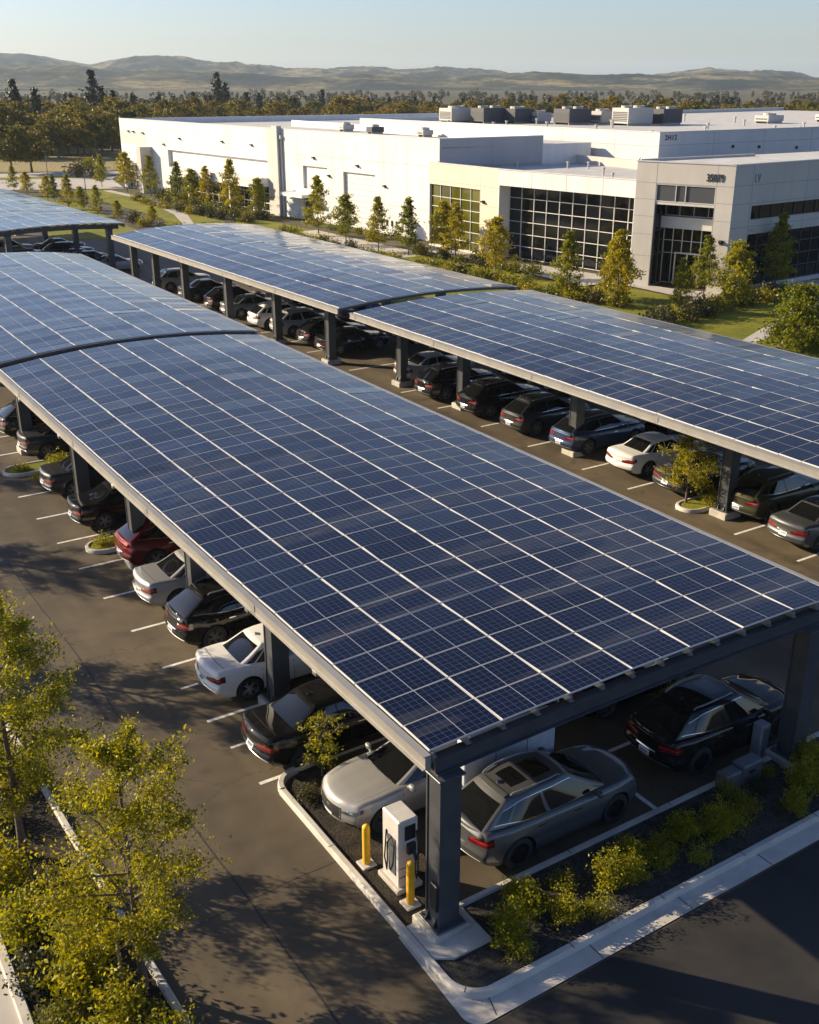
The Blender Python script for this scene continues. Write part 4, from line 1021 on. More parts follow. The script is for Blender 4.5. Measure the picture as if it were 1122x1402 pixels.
m = MB(); FE.box(m, 1.76, 6.59, .06, .5, 6.45, 6.66); FE.box(m, 1.78, 6.57, 1.2, 2.3, 4.55, 5.45); part('spandrel', m, WALL_STONE, B)
glazing(FE, B, 1.78, 6.57, 5.45, 6.45, 2.2, 4, [5.46, 6.44], GLASS, FRAME_W, .06)
glazing(FE, B, 1.78, 6.57, .1, 4.55, 2.2, 6, [.1, 2.5, 3.5, 4.54], GLASS, FRAME_W, .045)
glazing(FR(FE.p(1.76, .1, 0), FE.p(1.76, 2.2, 0)), B, 0, 2.1, .1, 6.4, -.012, 2, [.1, 2.5, 4.4, 6.4], GLASS, FRAME_D, .05)
m = MB(); FE.box(m, 3.0, 3.95, 2.04, 2.09, .05, 2.45); d = part('door', m, GLASS, B); m = MB(); FE.box(m, 3.85, 3.89, 1.95, 2.04, .9, 1.6); part('handle', m, ALU, d)
m = MB(); FE.box(m, 4.0, 4.95, 2.04, 2.09, .05, 2.45); d = part('door', m, GLASS, B); m = MB(); FE.box(m, 4.06, 4.10, 1.95, 2.04, .9, 1.6); part('handle', m, ALU, d)
m = MB()
for a in (2.95, 3.97, 4.98): FE.box(m, a - .05, a + .05, 1.98, 2.08, 0.02, 2.5)
FE.box(m, 2.9, 5.03, 1.97, 2.08, 2.5, 2.62); part('door_frame', m, FRAME_W, B)
glazing(FS, B, 2.3, 30, .35, 4.4, .26, 19, [.35, 1.4, 2.4, 3.4, 4.4], GLASS, FRAME_D, .06)
glazing(FS, B, 2.4, 30, 5.5, 6.55, .26, 19, [5.5, 6.55], GLASS, FRAME_D, .05)
text_mesh('number_sign', '35079', .78, DARKSIGN, B, FE.mat(6.45, -.035, 8.62) @ Matrix.Scale(.62, 4, (1, 0, 0)), .03)
text_mesh('letter_sign', 'LV', .85, simple('sign_grey', (.16, .17, .2), .7), B, FS.mat(2.75, -.02, 8.55) @ Matrix.Scale(.7, 4, (1, 0, 0)), .015)
text_mesh('letter_sign', 'PR2', .42, ALU, B, FS.mat(2.75, -.03, 4.72), .02)
# high hall behind
m = MB()
FB1, FB2 = FR((80.2, 137), (84, 83)), FR((84, 83), (185, 83))
wall(m, FB1, 0, 10.55, [], joints_a=[8, 16, 24, 32, 40, 48], joints_z=[9.2]); wall(m, FB2, 0, 10.55, [], joints_a=[8, 16, 24, 32], joints_z=[9.3])
for f in (FB1, FB2): f.box(m, -.04, f.L + .04, -.05, .34, 10.55, 10.63, 2); f.box(m, .3, f.L, .3, .32, 9.9, 10.54)
m.prism([(80.2, 137), (80.4, 137.4), (185, 150), (185, 149.6)], 0, 10.55); part('hall_wall', m, [m_concrete_wall('wall_hall', (.62, .61, .60), .05), JOINT, ALU], B)
m = MB(); polysheet(m, [(84.3, 83.2), (185, 83.2), (185, 149), (80.5, 137)], 10.0); part('hall_roof', m, ROOF, B)
text_mesh('number_sign', '2H12', .70, DARKSIGN, B, FB2.mat(1.6, -.03, 10.02), .02)
for a in (11, 15.2, 21.5):
    m = MB(); FB2.box(m, a - .1, a + .1, -.2, 0, 9.2 - .04 * a, 9.5 - .04 * a); part('wall_lamp', m, BLACK, B)
# plant on the roofs: each unit stands on its own
def hvac(x, y, z, lx, ly, h, mat, label, fans=2, rz=0):
    lx, ly, h = lx * .92, ly * .92, h * .86
    t = thing('rooftop_unit', label, 'roof unit', (0, 0, 0), 'air handling units on the roofs')
    m = MB(); m.bbox(-lx / 2, lx / 2, -ly / 2, ly / 2, .25, h, .05); part('cabinet', m, mat, t)
    m = MB()
    for s in (-1, 1): m.box(-lx / 2 + .1, lx / 2 - .1, s * (ly / 2 - .25) - .08, s * (ly / 2 - .25) + .08, 0, .25)
    part('skid', m, PURLIN, t)
    m = MB()
    for k in range(6): m.box(-lx / 2 - .03, -lx / 2 - .002, -ly / 2 + .25, ly / 2 - .25, .5 + k * (h - .9) / 6, .5 + (k + .62) * (h - .9) / 6)
    part('louvre', m, HVAC_D, t)
    for k in range(fans):
        m = MB(); c = -lx / 2 + lx * (k + .5) / fans; r = min(ly, lx / fans) * .36
        m.lathe([(r, h - .02), (r, h + .28), (r * .92, h + .28), (r * .85, h + .05), (0.0, h + .05), (0, h - .02)], 14, 'z', (c, 0, 0)); part('fan_cowl', m, HVAC_L, t)
    t.location = (x, y, z); t.rotation_euler = (0, 0, rz); return t
UNITS = [(92.4, 131.0, 10.02, 4.0, 3.6, 2.2, HVAC_L, 'pale rooftop unit at the left end of the row on the roof, tall dark louvres'),
 (94.6, 126.3, 10.02, 4.4, 3.4, 2.3, HVAC_D, 'dark rooftop unit second from the left in the roof row'),
 (97.8, 124.0, 10.02, 3.6, 3.2, 2.2, HVAC_D, 'dark rooftop unit third from the left in the roof row'),
 (100.4, 122.3, 10.02, 2.6, 2.4, 1.6, HVAC_L, 'small pale rooftop unit left of the gap in the roof row'),
 (101.0, 116.2, 10.02, 4.2, 3.6, 2.3, HVAC_D, 'dark rooftop unit right of the gap in the roof row'),
 (105.6, 115.4, 10.02, 3.0, 2.8, 1.9, HVAC_L, 'pale rooftop unit between two larger ones in the roof row'),
 (105.9, 109.9, 10.02, 4.6, 3.6, 2.5, HVAC_L, 'largest pale boxy rooftop unit, second from the right'),
 (111.0, 109.0, 10.02, 3.8, 3.2, 2.3, HVAC_D, 'rooftop unit at the right end of the roof row'),
 (127.0, 105.0, 10.02, 3.6, 2.6, 1.2, HVAC_L, 'low pale rooftop unit far right on the roof'),
 (139.0, 104.0, 10.02, 4.0, 2.8, 1.2, HVAC_L, 'low pale rooftop unit farthest right on the roof'),
 (74.5, 112.0, 9.27, 1.6, 1.6, .9, HVAC_L, 'small low unit on the left roof behind the white parapet'),
 (73.0, 121.0, 9.27, 2.0, 1.5, 1.0, HVAC_D, 'small dark unit on the left roof near the pilaster'),
 (74.0, 130.0, 9.27, 1.8, 1.6, 1.0, HVAC_L, 'small pale unit on the left roof, farthest along')]
for k, u in enumerate(UNITS): hvac(*u, fans=1 if u[5] < 2.3 else 2, rz=.04 * (k % 3 - 1))
rng = random.Random(5)
for k in range(26):
    x, y = rng.uniform(86, 125), rng.uniform(84.5, 128)
    m = MB(); h = rng.uniform(.4, .9); m.cyl(0 + x, y, 10.0, 10.0 + h, .12, 8); m.cyl(x, y, 10 + h - .08, 10.1 + h, .2, 8); part('roof_vent', m, HVAC_L, B)
# ------------------------------------------------------------------ foliage
def leaves_mesh(name, C, size, mat, rs, up=.35, aspect=.55, jit=.35, radial=None):
    """C: (n,3) leaf centres; every leaf is a folded four-cornered blade"""
    n = len(C); nrm = rs.normal(size=(n, 3)); nrm[:, 2] += up
    if radial is not None: nrm += radial
    nrm /= np.linalg.norm(nrm, axis=1)[:, None] + 1e-9
    t = rs.normal(size=(n, 3)); t -= nrm * (t * nrm).sum(1)[:, None]; t /= np.linalg.norm(t, axis=1)[:, None] + 1e-9
    b = np.cross(nrm, t); l = (size * (1 + jit * rs.uniform(-1, 1, n)))[:, None]; w = l * aspect
    V = np.empty((n, 4, 3)); V[:, 0] = C - t * l * .5; V[:, 1] = C + b * w * .5 + nrm * w * .16 - t * l * .05; V[:, 2] = C + t * l * .5; V[:, 3] = C - b * w * .5 + nrm * w * .16 - t * l * .05
    me = bpy.data.meshes.new(name); me.vertices.add(4 * n); me.vertices.foreach_set('co', V.reshape(-1).astype(np.float32))
    me.loops.add(4 * n); me.loops.foreach_set('vertex_index', np.arange(4 * n, dtype=np.int32)); me.polygons.add(n)
    me.polygons.foreach_set('loop_start', np.arange(0, 4 * n, 4, dtype=np.int32))
    me.update(calc_edges=True); me.validate(); me.materials.append(mat); return me
def branchy(seed, H, cr, zb, prof, nlimb, sub, per, leaf, mat, trunk_r, sd, lean=.04, droop=.0, tubes=6, up=.35, rise=.55):
    """tree: returns (crown mesh, trunk builder). prof(t) = crown half-width at height fraction t of the crown"""
    rng = random.Random(seed); rs = np.random.RandomState(seed); T = MB()
    tr = []; k = 9; px = py = 0
    for i in range(k + 1):
        t = i / k; px += rng.gauss(0, lean * H / k); py += rng.gauss(0, lean * H / k); tr.append(Vector((px, py, H * .96 * t)))
    T.tube(tr, [trunk_r * (1.25 if i == 0 else 1) * (1 - .93 * (i / k)) + .006 for i in range(k + 1)], 8)
    def tp(z):
        f = min(.999, max(0, z / (H * .96))) * k; i = int(f); return tr[i].lerp(tr[i + 1], f - i)
    C = []
    for q in range(nlimb):
        t = (q + rng.random()) / nlimb; az = q * 2.399 + rng.uniform(-.5, .5); r = cr * prof(t) * rng.uniform(.72, 1.12)
        ztip = zb + (H - zb) * t; z0 = max(zb * .75, ztip - r * rise); base = tp(z0); tip = tp(ztip) + Vector((math.cos(az) * r, math.sin(az) * r, rng.uniform(-.1, .1) * r - droop * r))
        mid = base.lerp(tip, .5) + Vector((rng.gauss(0, .08 * r), rng.gauss(0, .08 * r), .10 * r))
        if tubes: T.tube([base, mid, tip], [trunk_r * .34 * (1 - .75 * t) + .008, trunk_r * .2 * (1 - .7 * t) + .006, .004], 5 if tubes > 4 else 3)
        sl = sd * (.50 + .62 * prof(t))
        for s in range(sub):
            f = rng.uniform(.30, 1.03); p = base.lerp(mid, f * 2) if f < .5 else mid.lerp(tip, f * 2 - 1)
            o = Vector((rng.gauss(0, 1), rng.gauss(0, 1), rng.gauss(.15, .8))) * sl * 1.25 * (.45 + .6 * f); e = p + o
            if tubes > 4: T.tube([p, p.lerp(e, .55) + Vector((0, 0, .03)), e], [.010 * max(.6, trunk_r / .08), .007, .003], 3, cap=False)
            m = max(3, int(per * rng.uniform(.45, 1.4)))
            g = rs.normal(size=(m, 3)) * np.array([sl, sl, sl * .72]) * rng.uniform(.55, 1.0)
            a = rs.uniform(0, 1, m)[:, None]
            C.append(np.array(e)[None] * a + np.array(p)[None] * (1 - a) + g * .75)
    for s in range(4): C.append(np.array(tr[-1 - s // 2])[None] + rs.normal(size=(per, 3)) * sd * .32)
    C = np.concatenate(C); C = C[C[:, 2] > zb * .55]
    return leaves_mesh('crown', C, leaf, mat, rs, up), T
PYR = lambda t: (1 - t) ** .95 * 1.05 * min(1, .5 + 2.6 * t) + .04
OVAL = lambda t: max(.12, math.sin(math.pi * (.10 + .86 * t)) ** .8)
EGG = lambda t: max(.08, math.sin(math.pi * min(1, (.16 + .84 * t) ** .72)) ** .8)
ROUND = lambda t: max(.2, math.sqrt(max(0, 1 - (1.75 * t - .8) ** 2)))
DOME = lambda t: max(.15, math.sqrt(max(0, 1 - t * t * .95)))
def tree_proto(name, bark, *a, **k):
    crown, T = branchy(*a, **k); root = link(name, None); root.empty_display_size = .5
    part('trunk', T, bark, root, smooth=60); link('crown', crown, root); return root
USED = set()
def place(pr, loc, label, cat, group=None, scale=1, rz=0):
    o = pr if pr not in USED else dup(pr); USED.add(pr)
    o.location = loc; o.rotation_euler = (0, 0, rz); o.scale = (scale,) * 3 if not isinstance(scale, tuple) else scale
    for c in KIDS[o]:
        pass
    return tag(o, label, cat, group)
# the three street trees of the left bed
t = tree_proto('street_tree', BARK, 21, 5.45, 1.55, 1.25, OVAL, 40, 10, 60, .066, LEAF_NEAR, .075, .17, .012); place(t, (3.95, 15.1, .08), 'feathery yellow green street tree tied to a stake, nearest in the left bed', 'tree')
t = tree_proto('street_tree', BARK, 34, 6.2, 1.75, 1.6, OVAL, 40, 10, 74, .070, LEAF_NEAR, .085, .19, .015); place(t, (3.05, 20.0, .08), 'taller yellow green street tree behind the staked one, at the left edge', 'tree')
for k, (x, y, s_, r) in enumerate(((2.5, 31.0, 1.0, 1), (1.7, 41.5, 1.05, 2), (0.6, 54, 1.1, 5))):
    c = dup(t, (x, y, .08), r, None, None, s_); tag(c, 'street tree in the left bed just outside the photo, casting shade on the lane', 'tree', 'street trees left of the lane')
# stake and tie
mb = MB(); mb.tube([(3.58, 15.05, .05), (3.56, 15.07, 1.75)], .03, 8); mb.tube([(3.56, 15.06, 1.25), (3.7, 15.18, 1.12), (3.88, 15.22, 1.22), (3.80, 15.06, 1.27), (3.58, 15.02, 1.25)], .012, 5); single('tree_stake', mb, WOODP, 'pale wooden stake with a tie, beside the nearest street tree', 'stake', (3.58, 15.05, .05), None, 40)
def shrub_mesh(seed, h, r, n, leaf, mat, ncl=26, up=.5, stems=True, flat=.8):
    rng = random.Random(seed); rs = np.random.RandomState(seed); T = MB(); C = []
    for q in range(ncl):
        az = q * 2.399; f = math.sqrt((q + .5) / ncl); rr = r * f * rng.uniform(.75, 1.15); z = h * (1 - .55 * f * f) * rng.uniform(.62, 1.15); e = Vector((rr * math.cos(az), rr * math.sin(az), z))
        b = Vector((rr * .15 * math.cos(az), rr * .15 * math.sin(az), 0)); md = b.lerp(e, .55) + Vector((0, 0, .08 * h)); T.tube([b, md, e], [.012, .008, .003], 4, cap=False)
        m = int(n / ncl * rng.uniform(.5, 1.5)); a = rs.uniform(.35, 1.05, m)[:, None]
        C.append(np.array(b)[None] * (1 - a) + np.array(e)[None] * a + rs.normal(size=(m, 3)) * np.array([1, 1, flat]) * r * .17)
    C = np.concatenate(C); C[:, 2] = np.abs(C[:, 2]) + .02
    return leaves_mesh('foliage', C, leaf, mat, rs, up), T
def shrub_proto(name, *a, **k):
    f, T = shrub_mesh(*a, **k); root = link(name, None); root.empty_display_size = .3; link('foliage', f, root); part('stems', T, BARK, root); return root
sA = shrub_proto('shrub', 3, .85, .55, 1700, .075, LEAF_NEAR, 30); sB = shrub_proto('shrub', 4, .6, .6, 1500, .07, LEAF_SHRUB, 34); sC = shrub_proto('shrub', 5, 1.25, .6, 1900, .085, LEAF_NEAR, 28)
sD = shrub_proto('shrub', 6, .45, .5, 1000, .06, LEAF_DARK, 26)
sF = shrub_proto('shrub', 9, 1.0, .62, 900, .075, LEAF_NEAR, 16)
rng = random.Random(77)
# shrubs of the front bed
FB = [(sC, 10.25, 12.35, .95, 'large bright shrub nearest the corner post in the front bed'), (sA, 11.0, 12.75, 1.05, 'bright shrub second from the corner post, behind the large one'), (sA, 11.55, 12.2, .9, 'low bright shrub third from the corner post, in front of the grey wagon'),
 (sC, 12.9, 12.45, .9, 'loose leafy shrub with pale stems midway along the front bed'), (sB, 12.1, 12.95, .8, 'small dark shrub by the inner kerb of the front bed'), (sA, 13.75, 12.75, .95, 'dull green shrub right of the loose leafy one'), (sB, 14.5, 12.55, 1.0, 'round shaded shrub left of the pair near the grey utility box'),
 (sA, 15.3, 12.7, 1.0, 'shaded shrub just left of the twiggy one by the utility box'), (sC, 16.1, 12.4, .85, 'twiggy shaded shrub directly in front of the grey utility box'), (sB, 17.2, 12.6, .9, 'small shaded shrub between the utility box and the far column'), (sC, 18.9, 12.4, .95, 'shaded shrub in front of the far right column base'), (sA, 19.8, 12.9, 1.1, 'shaded shrub at the right edge behind the far column'), (sA, 21.0, 12.4, 1.1, 'shaded shrub cut off by the right edge, farthest along the front bed')]
for pr, x, y, s, lab in FB: place(pr, (x, y, .09), lab, 'shrub', 'shrubs of the front bed', s * .78, rng.uniform(0, 6))
for k in range(14):
    place((sF, sC, sF)[k % 3], (9.9 + k * .82 + rng.uniform(-.3, .3), rng.choice((11.95, 13.2, 12.3)), .09), 'small loose upright seedling among the larger shrubs of the front bed', 'plant', 'seedlings in the front bed', rng.uniform(.4, .62), rng.uniform(0, 6))
for k in range(16):
    o = place(sD, (rng.uniform(10.2, 22), rng.uniform(11.95, 13.3), .09), 'tiny low ground cover tuft between the front bed shrubs', 'plant', 'low tufts in the front bed', rng.uniform(.3, .6), rng.uniform(0, 6))
# the street bed undergrowth
LB = [(3.2, 13.2), (2.7, 13.9), (2.5, 15.0), (3.3, 14.3), (2.4, 16.3), (3.2, 16.6), (2.5, 17.5), (3.3, 18.2), (2.4, 18.9), (2.9, 21.3), (3.6, 12.2), (3.0, 12.3), (2.4, 12.9), (3.4, 22.6), (2.5, 23.3), (3.6, 17.4), (3.75, 13.4), (2.2, 20.3), (3.0, 15.6)]
for k, (x, y) in enumerate(LB):
    place((sB, sA, sB, sC, sD)[k % 5], (x, y, .08), 'leafy shrub in the crowded undergrowth below the street trees of the left bed', 'shrub', 'undergrowth of the left bed', rng.uniform(.85, 1.25) * (1.3 if k % 5 == 4 else 1), rng.uniform(0, 6))
# saplings and island plants
t = tree_proto('sapling', BARK, 51, 1.75, .55, .35, OVAL, 22, 4, 16, .075, LEAF_NEAR, .02, .10, .02, tubes=6); place(t, (9.78, 19.0, .08), 'yellow green sapling on the rounded island by the black sedan', 'tree')
place(sD, (9.1, 18.45, .08), 'small tuft at the foot of the sapling, by the silver sedan nose', 'plant', None, .7)
t = tree_proto('small_tree', BARK, 52, 2.7, 1.15, .8, ROUND, 26, 6, 34, .085, LEAF_NEAR, .04, .17, .02, tubes=6); place(t, (30.3, 26.9, .1), 'small round yellow green tree beside a column under the right canopy', 'tree')
sE = shrub_proto('shrub', 8, .4, .45, 700, .06, LEAF_NEAR, 20)
for x, y, s, lab in ((9.75, 35.3, 1.0, 'low bright plant on the small grass island behind the maroon car'), (10.6, 35.2, 1.1, 'second low plant on the small grass island, further in'), (9.3, 44.9, .9, 'low plant at the tip of the long grass island'), (10.9, 44.8, 1.4, 'bushy plant beside the column on the long grass island'), (30.9, 26.1, 1.2, 'low plant at the foot of the small tree under the right canopy'), (31.6, 26.9, 1.0, 'low plant behind the column at the small tree'), (9.6, 43.3, .8, 'small plant by the tail of the dark grey sedan')):
    place(sE, (x, y, .08), lab, 'plant', 'low plants on the stall islands', s, rng.uniform(0, 6))
for x, y in ((19.2, 17.6), (20.0, 18.2), (18.5, 18.6), (19.3, 19.3)): place(sA, (x, y, 0), 'shaded shrub under the near canopy, behind the black sport utility car', 'shrub', 'shrubs under the near canopy', 1.1, rng.uniform(0, 6))

# young trees before the building
yt = [tree_proto('young_tree', BARK, 60 + k, H, cr, zb, pf, 30, 6, 26, .21, LEAF_MID, .06, .30, .010, tubes=3, rise=.25) for k, (H, cr, zb, pf) in enumerate(((6.0, 1.75, 1.25, PYR), (6.2, 2.05, 1.1, PYR), (5.2, 1.5, 1.35, EGG)))]
YT = [(55.7, 104.4, 6.2, 1, 'full pyramid shaped tree left of the roller door, before the white wall'), (54.6, 96.5, 4.9, 2, 'slim tree before the roller door'), (54.8, 90.5, 5.2, 0, 'conical tree right of the roller door, before the blank white wall'), (56.0, 87.0, 5.3, 0, 'conical tree at the warehouse corner, left of the amber window'),
 (58.9, 85.3, 5.0, 2, 'leafy tree covering the left part of the amber window'), (58.4, 82.6, 5.2, 1, 'leafy tree covering the right part of the amber window'), (56.0, 73.3, 4.9, 2, 'thin tree before the cream pier, left of the dark glass wall'), (54.6, 62.4, 5.0, 0, 'tree before the middle of the dark glass wall'), (55.5, 57.8, 5.6, 1, 'broad tree before the right end of the dark glass wall'),
 (57.6, 60.2, 4.6, 2, 'tree tucked behind the broad one, at the grey entrance pier'), (58.4, 54.3, 3.7, 0, 'short tree before the entrance doors'), (64.2, 57.4, 4.6, 1, 'tree right of the entrance doors'), (61.0, 51.7, 5.0, 2, 'slender tree before the shaded side wall corner'), (70.5, 55.8, 5.9, 0, 'tall conical tree before the shaded side windows'),
 (55.3, 126.2, 6.6, 0, 'tall pyramid tree before the white entrance canopy'), (57.1, 122.3, 4.6, 2, 'tree by the dark end of the entrance canopy, left of the pilaster'), (55.5, 155.0, 5.6, 1, 'dense tree before the grey fin of the warehouse'), (55.1, 143.4, 5.4, 0, 'first of three trees left of the entrance canopy posts'), (55.9, 140.2, 4.6, 2, 'middle of three trees left of the entrance canopy posts'), (56.6, 137.0, 5.2, 1, 'last of three trees left of the entrance canopy posts'), (54.8, 163.3, 5.6, 2, 'slim tree before the far corner of the warehouse'), (53.9, 172.4, 4.8, 0, 'tree by the driveway, just beyond the warehouse corner')]
for k, (x, y, h, v, lab) in enumerate(YT): place(yt[v], (x, y, 0), lab, 'tree', 'young trees before the building', h / (6.0, 6.2, 5.2)[v], k * 1.3)
for k, (x, y, h) in enumerate(((40.5, 172.5, 3.4), (40.4, 164.7, 3.6), (41, 156, 3.6), (41.5, 154.5, 3.2), (40.3, 143.6, 4.0), (40.7, 139.4, 3.4), (40.9, 133.7, 3.4), (41.5, 128, 2.6), (43.6, 122, 2.4))):
    place(yt[(1, 2, 2, 1, 1, 2, 1, 2, 2)[k]], (x, y, 0), 'small dark green tree in the row along the verge behind the farthest canopy', 'tree', 'small trees along the far verge', h / 5.6, k)
bb = tree_proto('bushy_tree', BARK, 81, 3.9, 2.1, .25, DOME, 40, 7, 30, .20, LEAF_MID, .09, .36, .012, tubes=3); place(bb, (55.4, 41.6, 0), 'big bushy tree at the right edge of the lawn, beside the right canopy', 'tree')
# hedges
hs = [shrub_proto('hedge_shrub', 90 + k, h, r, 520, .17, mt, 22) for k, (h, r, mt) in enumerate(((.95, 1.0, LEAF_SHRUB), (.75, .95, LEAF_SHRUB), (1.1, .9, LEAF_DARK)))]
def hedge(pts, step, label, group, w=.8, s=(.8, 1.2)):
    for (x0, y0), (x1, y1) in zip(pts, pts[1:]):
        l = math.hypot(x1 - x0, y1 - y0); n = max(1, int(l / step))
        for i in range(n):
            t = (i + .5) / n; place(rng.choice(hs), (x0 + (x1 - x0) * t + rng.uniform(-w, w), y0 + (y1 - y0) * t + rng.uniform(-w, w), 0), label, 'shrub', group, rng.uniform(*s), rng.uniform(0, 6))
hedge([(47.5, 47), (53, 50.5), (58.5, 52.6), (66, 53.2)], 1.0, 'rounded shrub in the hedge along the walk before the entrance', 'hedge before the entrance', .9, (1.0, 1.5))
hedge([(66.5, 54), (71, 54.6)], 1.0, 'clipped shrub in the short hedge before the shaded side windows', 'hedge before the side windows', .5)
hedge([(53.5, 78), (53.2, 70), (54, 62), (55.5, 57)], 1.1, 'rounded shrub in the hedge along the lawn before the dark glass wall', 'hedge before the dark glass wall', .9, (.9, 1.4))
hedge([(57.5, 88.5), (58, 78), (59, 71)], 1.6, 'rounded shrub in the bed before the amber window and cream pier', 'bed before the amber window', .6)
hedge([(52.4, 107), (52.6, 96), (52.4, 86), (53.2, 79)], 1.4, 'low shrub in the hedge along the lawn before the roller door', 'hedge before the roller door', .6)
hedge([(58.3, 112), (59.8, 104), (61, 96)], 2.2, 'low shrub at the foot of the white wall beside the roller door', 'shrubs at the white wall', .4, (.6, 1.0))
hedge([(55.6, 152), (55.4, 140), (55.8, 128), (57, 119)], 1.2, 'rounded shrub in the hedge before the white entrance canopy', 'hedge before the entrance canopy', .9, (.9, 1.4))
hedge([(52.0, 150), (51.2, 138), (52.2, 126), (53.5, 117)], 1.7, 'low shrub along the curved kerb by the driveway', 'shrubs along the driveway kerb', .7)
hedge([(42, 128), (43.5, 118), (44.5, 108), (45.5, 100)], 1.9, 'low shrub on the verge at the end of the middle canopy', 'shrubs on the far verge', 1.0, (.7, 1.2))
hedge([(46, 38.6), (51, 40.3)], 1.2, 'low shrub at the lawn edge beside the big bushy tree', 'shrubs by the bushy tree', .6)
hedge([(56, 186), (62, 205), (66, 215)], 4, 'dark bush on the dry field beyond the driveway', 'bushes on the dry field', 2.5, (1.4, 2.4))
# round trees and the woods
oak = [tree_proto('round_tree', BARK, 100 + k, H, cr, zb, pf, 36, 6, 36, .44, LEAF_OAK, .28, .52, .02, tubes=3, up=.8) for k, (H, cr, zb, pf) in enumerate(((9.5, 4.4, 3.0, ROUND), (10.5, 5.2, 2.6, DOME), (8.6, 4.6, 2.6, ROUND)))]
place(oak[0], (48.4, 206, 0), 'round dark tree at the left edge by the driveway, left of its twin', 'tree', None, (.86,) * 3); place(oak[2], (52.4, 208, 0), 'round dark tree standing alone by the driveway, right of its twin', 'tree', None, (.86, .86, .92), 1)
con = [tree_proto('conifer', BARK, 120 + k, H, cr, 1.2, PYR, 46, 5, 12, .65, LEAF_CONIFER, .3, .62, .01, droop=.18, tubes=3, up=.2, rise=.2) for k, (H, cr) in enumerate(((16, 3.6), (15, 4.2)))]
def pol(px, dist):
    """bearing given as a fraction across the view, and a distance"""
    b = R(32.84) + math.atan((px - .5) * .7129); return dist * math.sin(b), dist * math.cos(b)
k = 0
for i in range(64):
    f = -.03 + .20 * (i % 22 + rng.random()) / 22; d = 262 + (i // 22) * 26 + rng.uniform(-10, 14); x, y = pol(f, d)
    place(oak[rng.randrange(3)], (x, y, 0), 'broad dark tree in the grove behind the dry field', 'tree', 'trees of the grove behind the dry field', rng.uniform(.72, 1.12), rng.uniform(0, 6))
for i in range(110):
    f = .15 + .90 * (i + rng.random()) / 110; d = rng.uniform(330, 430); x, y = pol(f, d)
    place(oak[rng.randrange(3)], (x, y, 0), 'round tree in the long treeline behind the building', 'tree', 'trees of the treeline behind the building', rng.uniform(.66, 1.08), rng.uniform(0, 6))
CONI = [(.015, 300, 1.0), (.04, 310, .92), (.112, 330, 1.15), (.122, 326, .95), (.136, 335, .82), (.085, 345, .8), (.265, 410, 1.15), (.274, 415, 1.0), (.235, 400, .75), (.30, 420, .78), (.315, 425, .72), (.34, 430, .66), (.393, 440, .78), (.36, 450, .6), (.42, 450, .6), (.45, 460, .62), (.475, 455, .6), (.50, 470, .55), (.53, 465, .6), (.565, 470, .58), (.60, 470, .52), (.64, 480, .55), (.672, 460, .6), (.688, 440, .72), (.72, 480, .55), (.76, 490, .5), (.80, 480, .52), (.835, 490, .5), (.87, 490, .48), (.905, 500, .55), (.94, 500, .5), (.975, 500, .5), (.16, 360, .7), (.19, 380, .72), (.21, 390, .68)]
for i in range(46): CONI.append((rng.uniform(-.02, 1.02), rng.uniform(400, 520), rng.uniform(.42, .74)))
for i, (f, d, s) in enumerate(CONI):
    x, y = pol(f, d); place(con[i % 2], (x, y, 0), 'tall dark conifer rising above the long treeline', 'tree', 'conifers above the treeline', s, i)
# the far wood reads as one mass
C = []; rs = np.random.RandomState(9)
for i in range(900):
    f = rng.uniform(-.08, 1.08); d = 440 + 900 * rng.random() ** 1.4; x, y = pol(f, d); h = rng.uniform(3.2, 6.2) * (1 if rng.random() < .85 else 1.35); r = h * rng.uniform(.28, .5); n = 90
    u = rs.normal(size=(n, 3)); u /= np.linalg.norm(u, axis=1)[:, None]; u *= (rs.uniform(.35, 1, n) ** .5)[:, None]
    C.append(np.stack([x + u[:, 0] * r, y + u[:, 1] * r, h * .5 + u[:, 2] * h * .5], 1))
me = leaves_mesh('woodland', np.concatenate(C), 1.35, LEAF_WOOD, rs, 1.0, .8); o = link('woodland', me); o['kind'] = 'stuff'; o['label'] = 'far wood across the plain up to the foot of the hills'
# ------------------------------------------------------------------ charging station and street furniture
cx, cy = 9.45, 15.0
t = thing('charging_station', 'white charging cabinet with dark screen and hanging cables, beside the corner post', 'charger', (cx, cy, 0))
m = MB(); m.bbox(cx - .31, cx + .31, cy - .40, cy + .40, .0, .16, .02); part('plinth', m, CONC, t)
m = MB(); m.bbox(cx - .23, cx + .23, cy - .32, cy + .32, .16, 1.78, .025); cab = part('cabinet', m, CHARGER, t)
m = MB(); m.box(cx - .245, cx - .230, cy - .20, cy + .06, .40, 1.30); m.box(cx - .22, cx + .22, cy - .328, cy - .32, .40, .42); m.box(cx - .22, cx + .22, cy - .328, cy - .32, .62, .635); part('side_vent', m, HVAC_D, cab)
m = MB(); m.bbox(cx - .09, cx + .16, cy - .345, cy - .31, 1.30, 1.64, .006); part('screen', m, SCREEN, t)
m = MB(); m.bbox(cx - .05, cx + .14, cy - .41, cy - .31, .98, 1.22, .015); hol = part('plug_holder', m, BLACK, t)
m = MB(); m.tube([(cx + .06, cy - .40, 1.06), (cx + .07, cy - .48, .98), (cx + .08, cy - .47, .85)], [.035, .045, .028], 8); part('plug', m, BLACK, hol)
m = MB(); m.tube([(cx + .08, cy - .47, .86), (cx + .09, cy - .44, .5), (cx + .13, cy - .42, .32), (cx + .18, cy - .40, .5), (cx + .20, cy - .38, 1.1), (cx + .19, cy - .33, 1.45)], .017, 7); part('cable', m, BLACK, t, smooth=80)
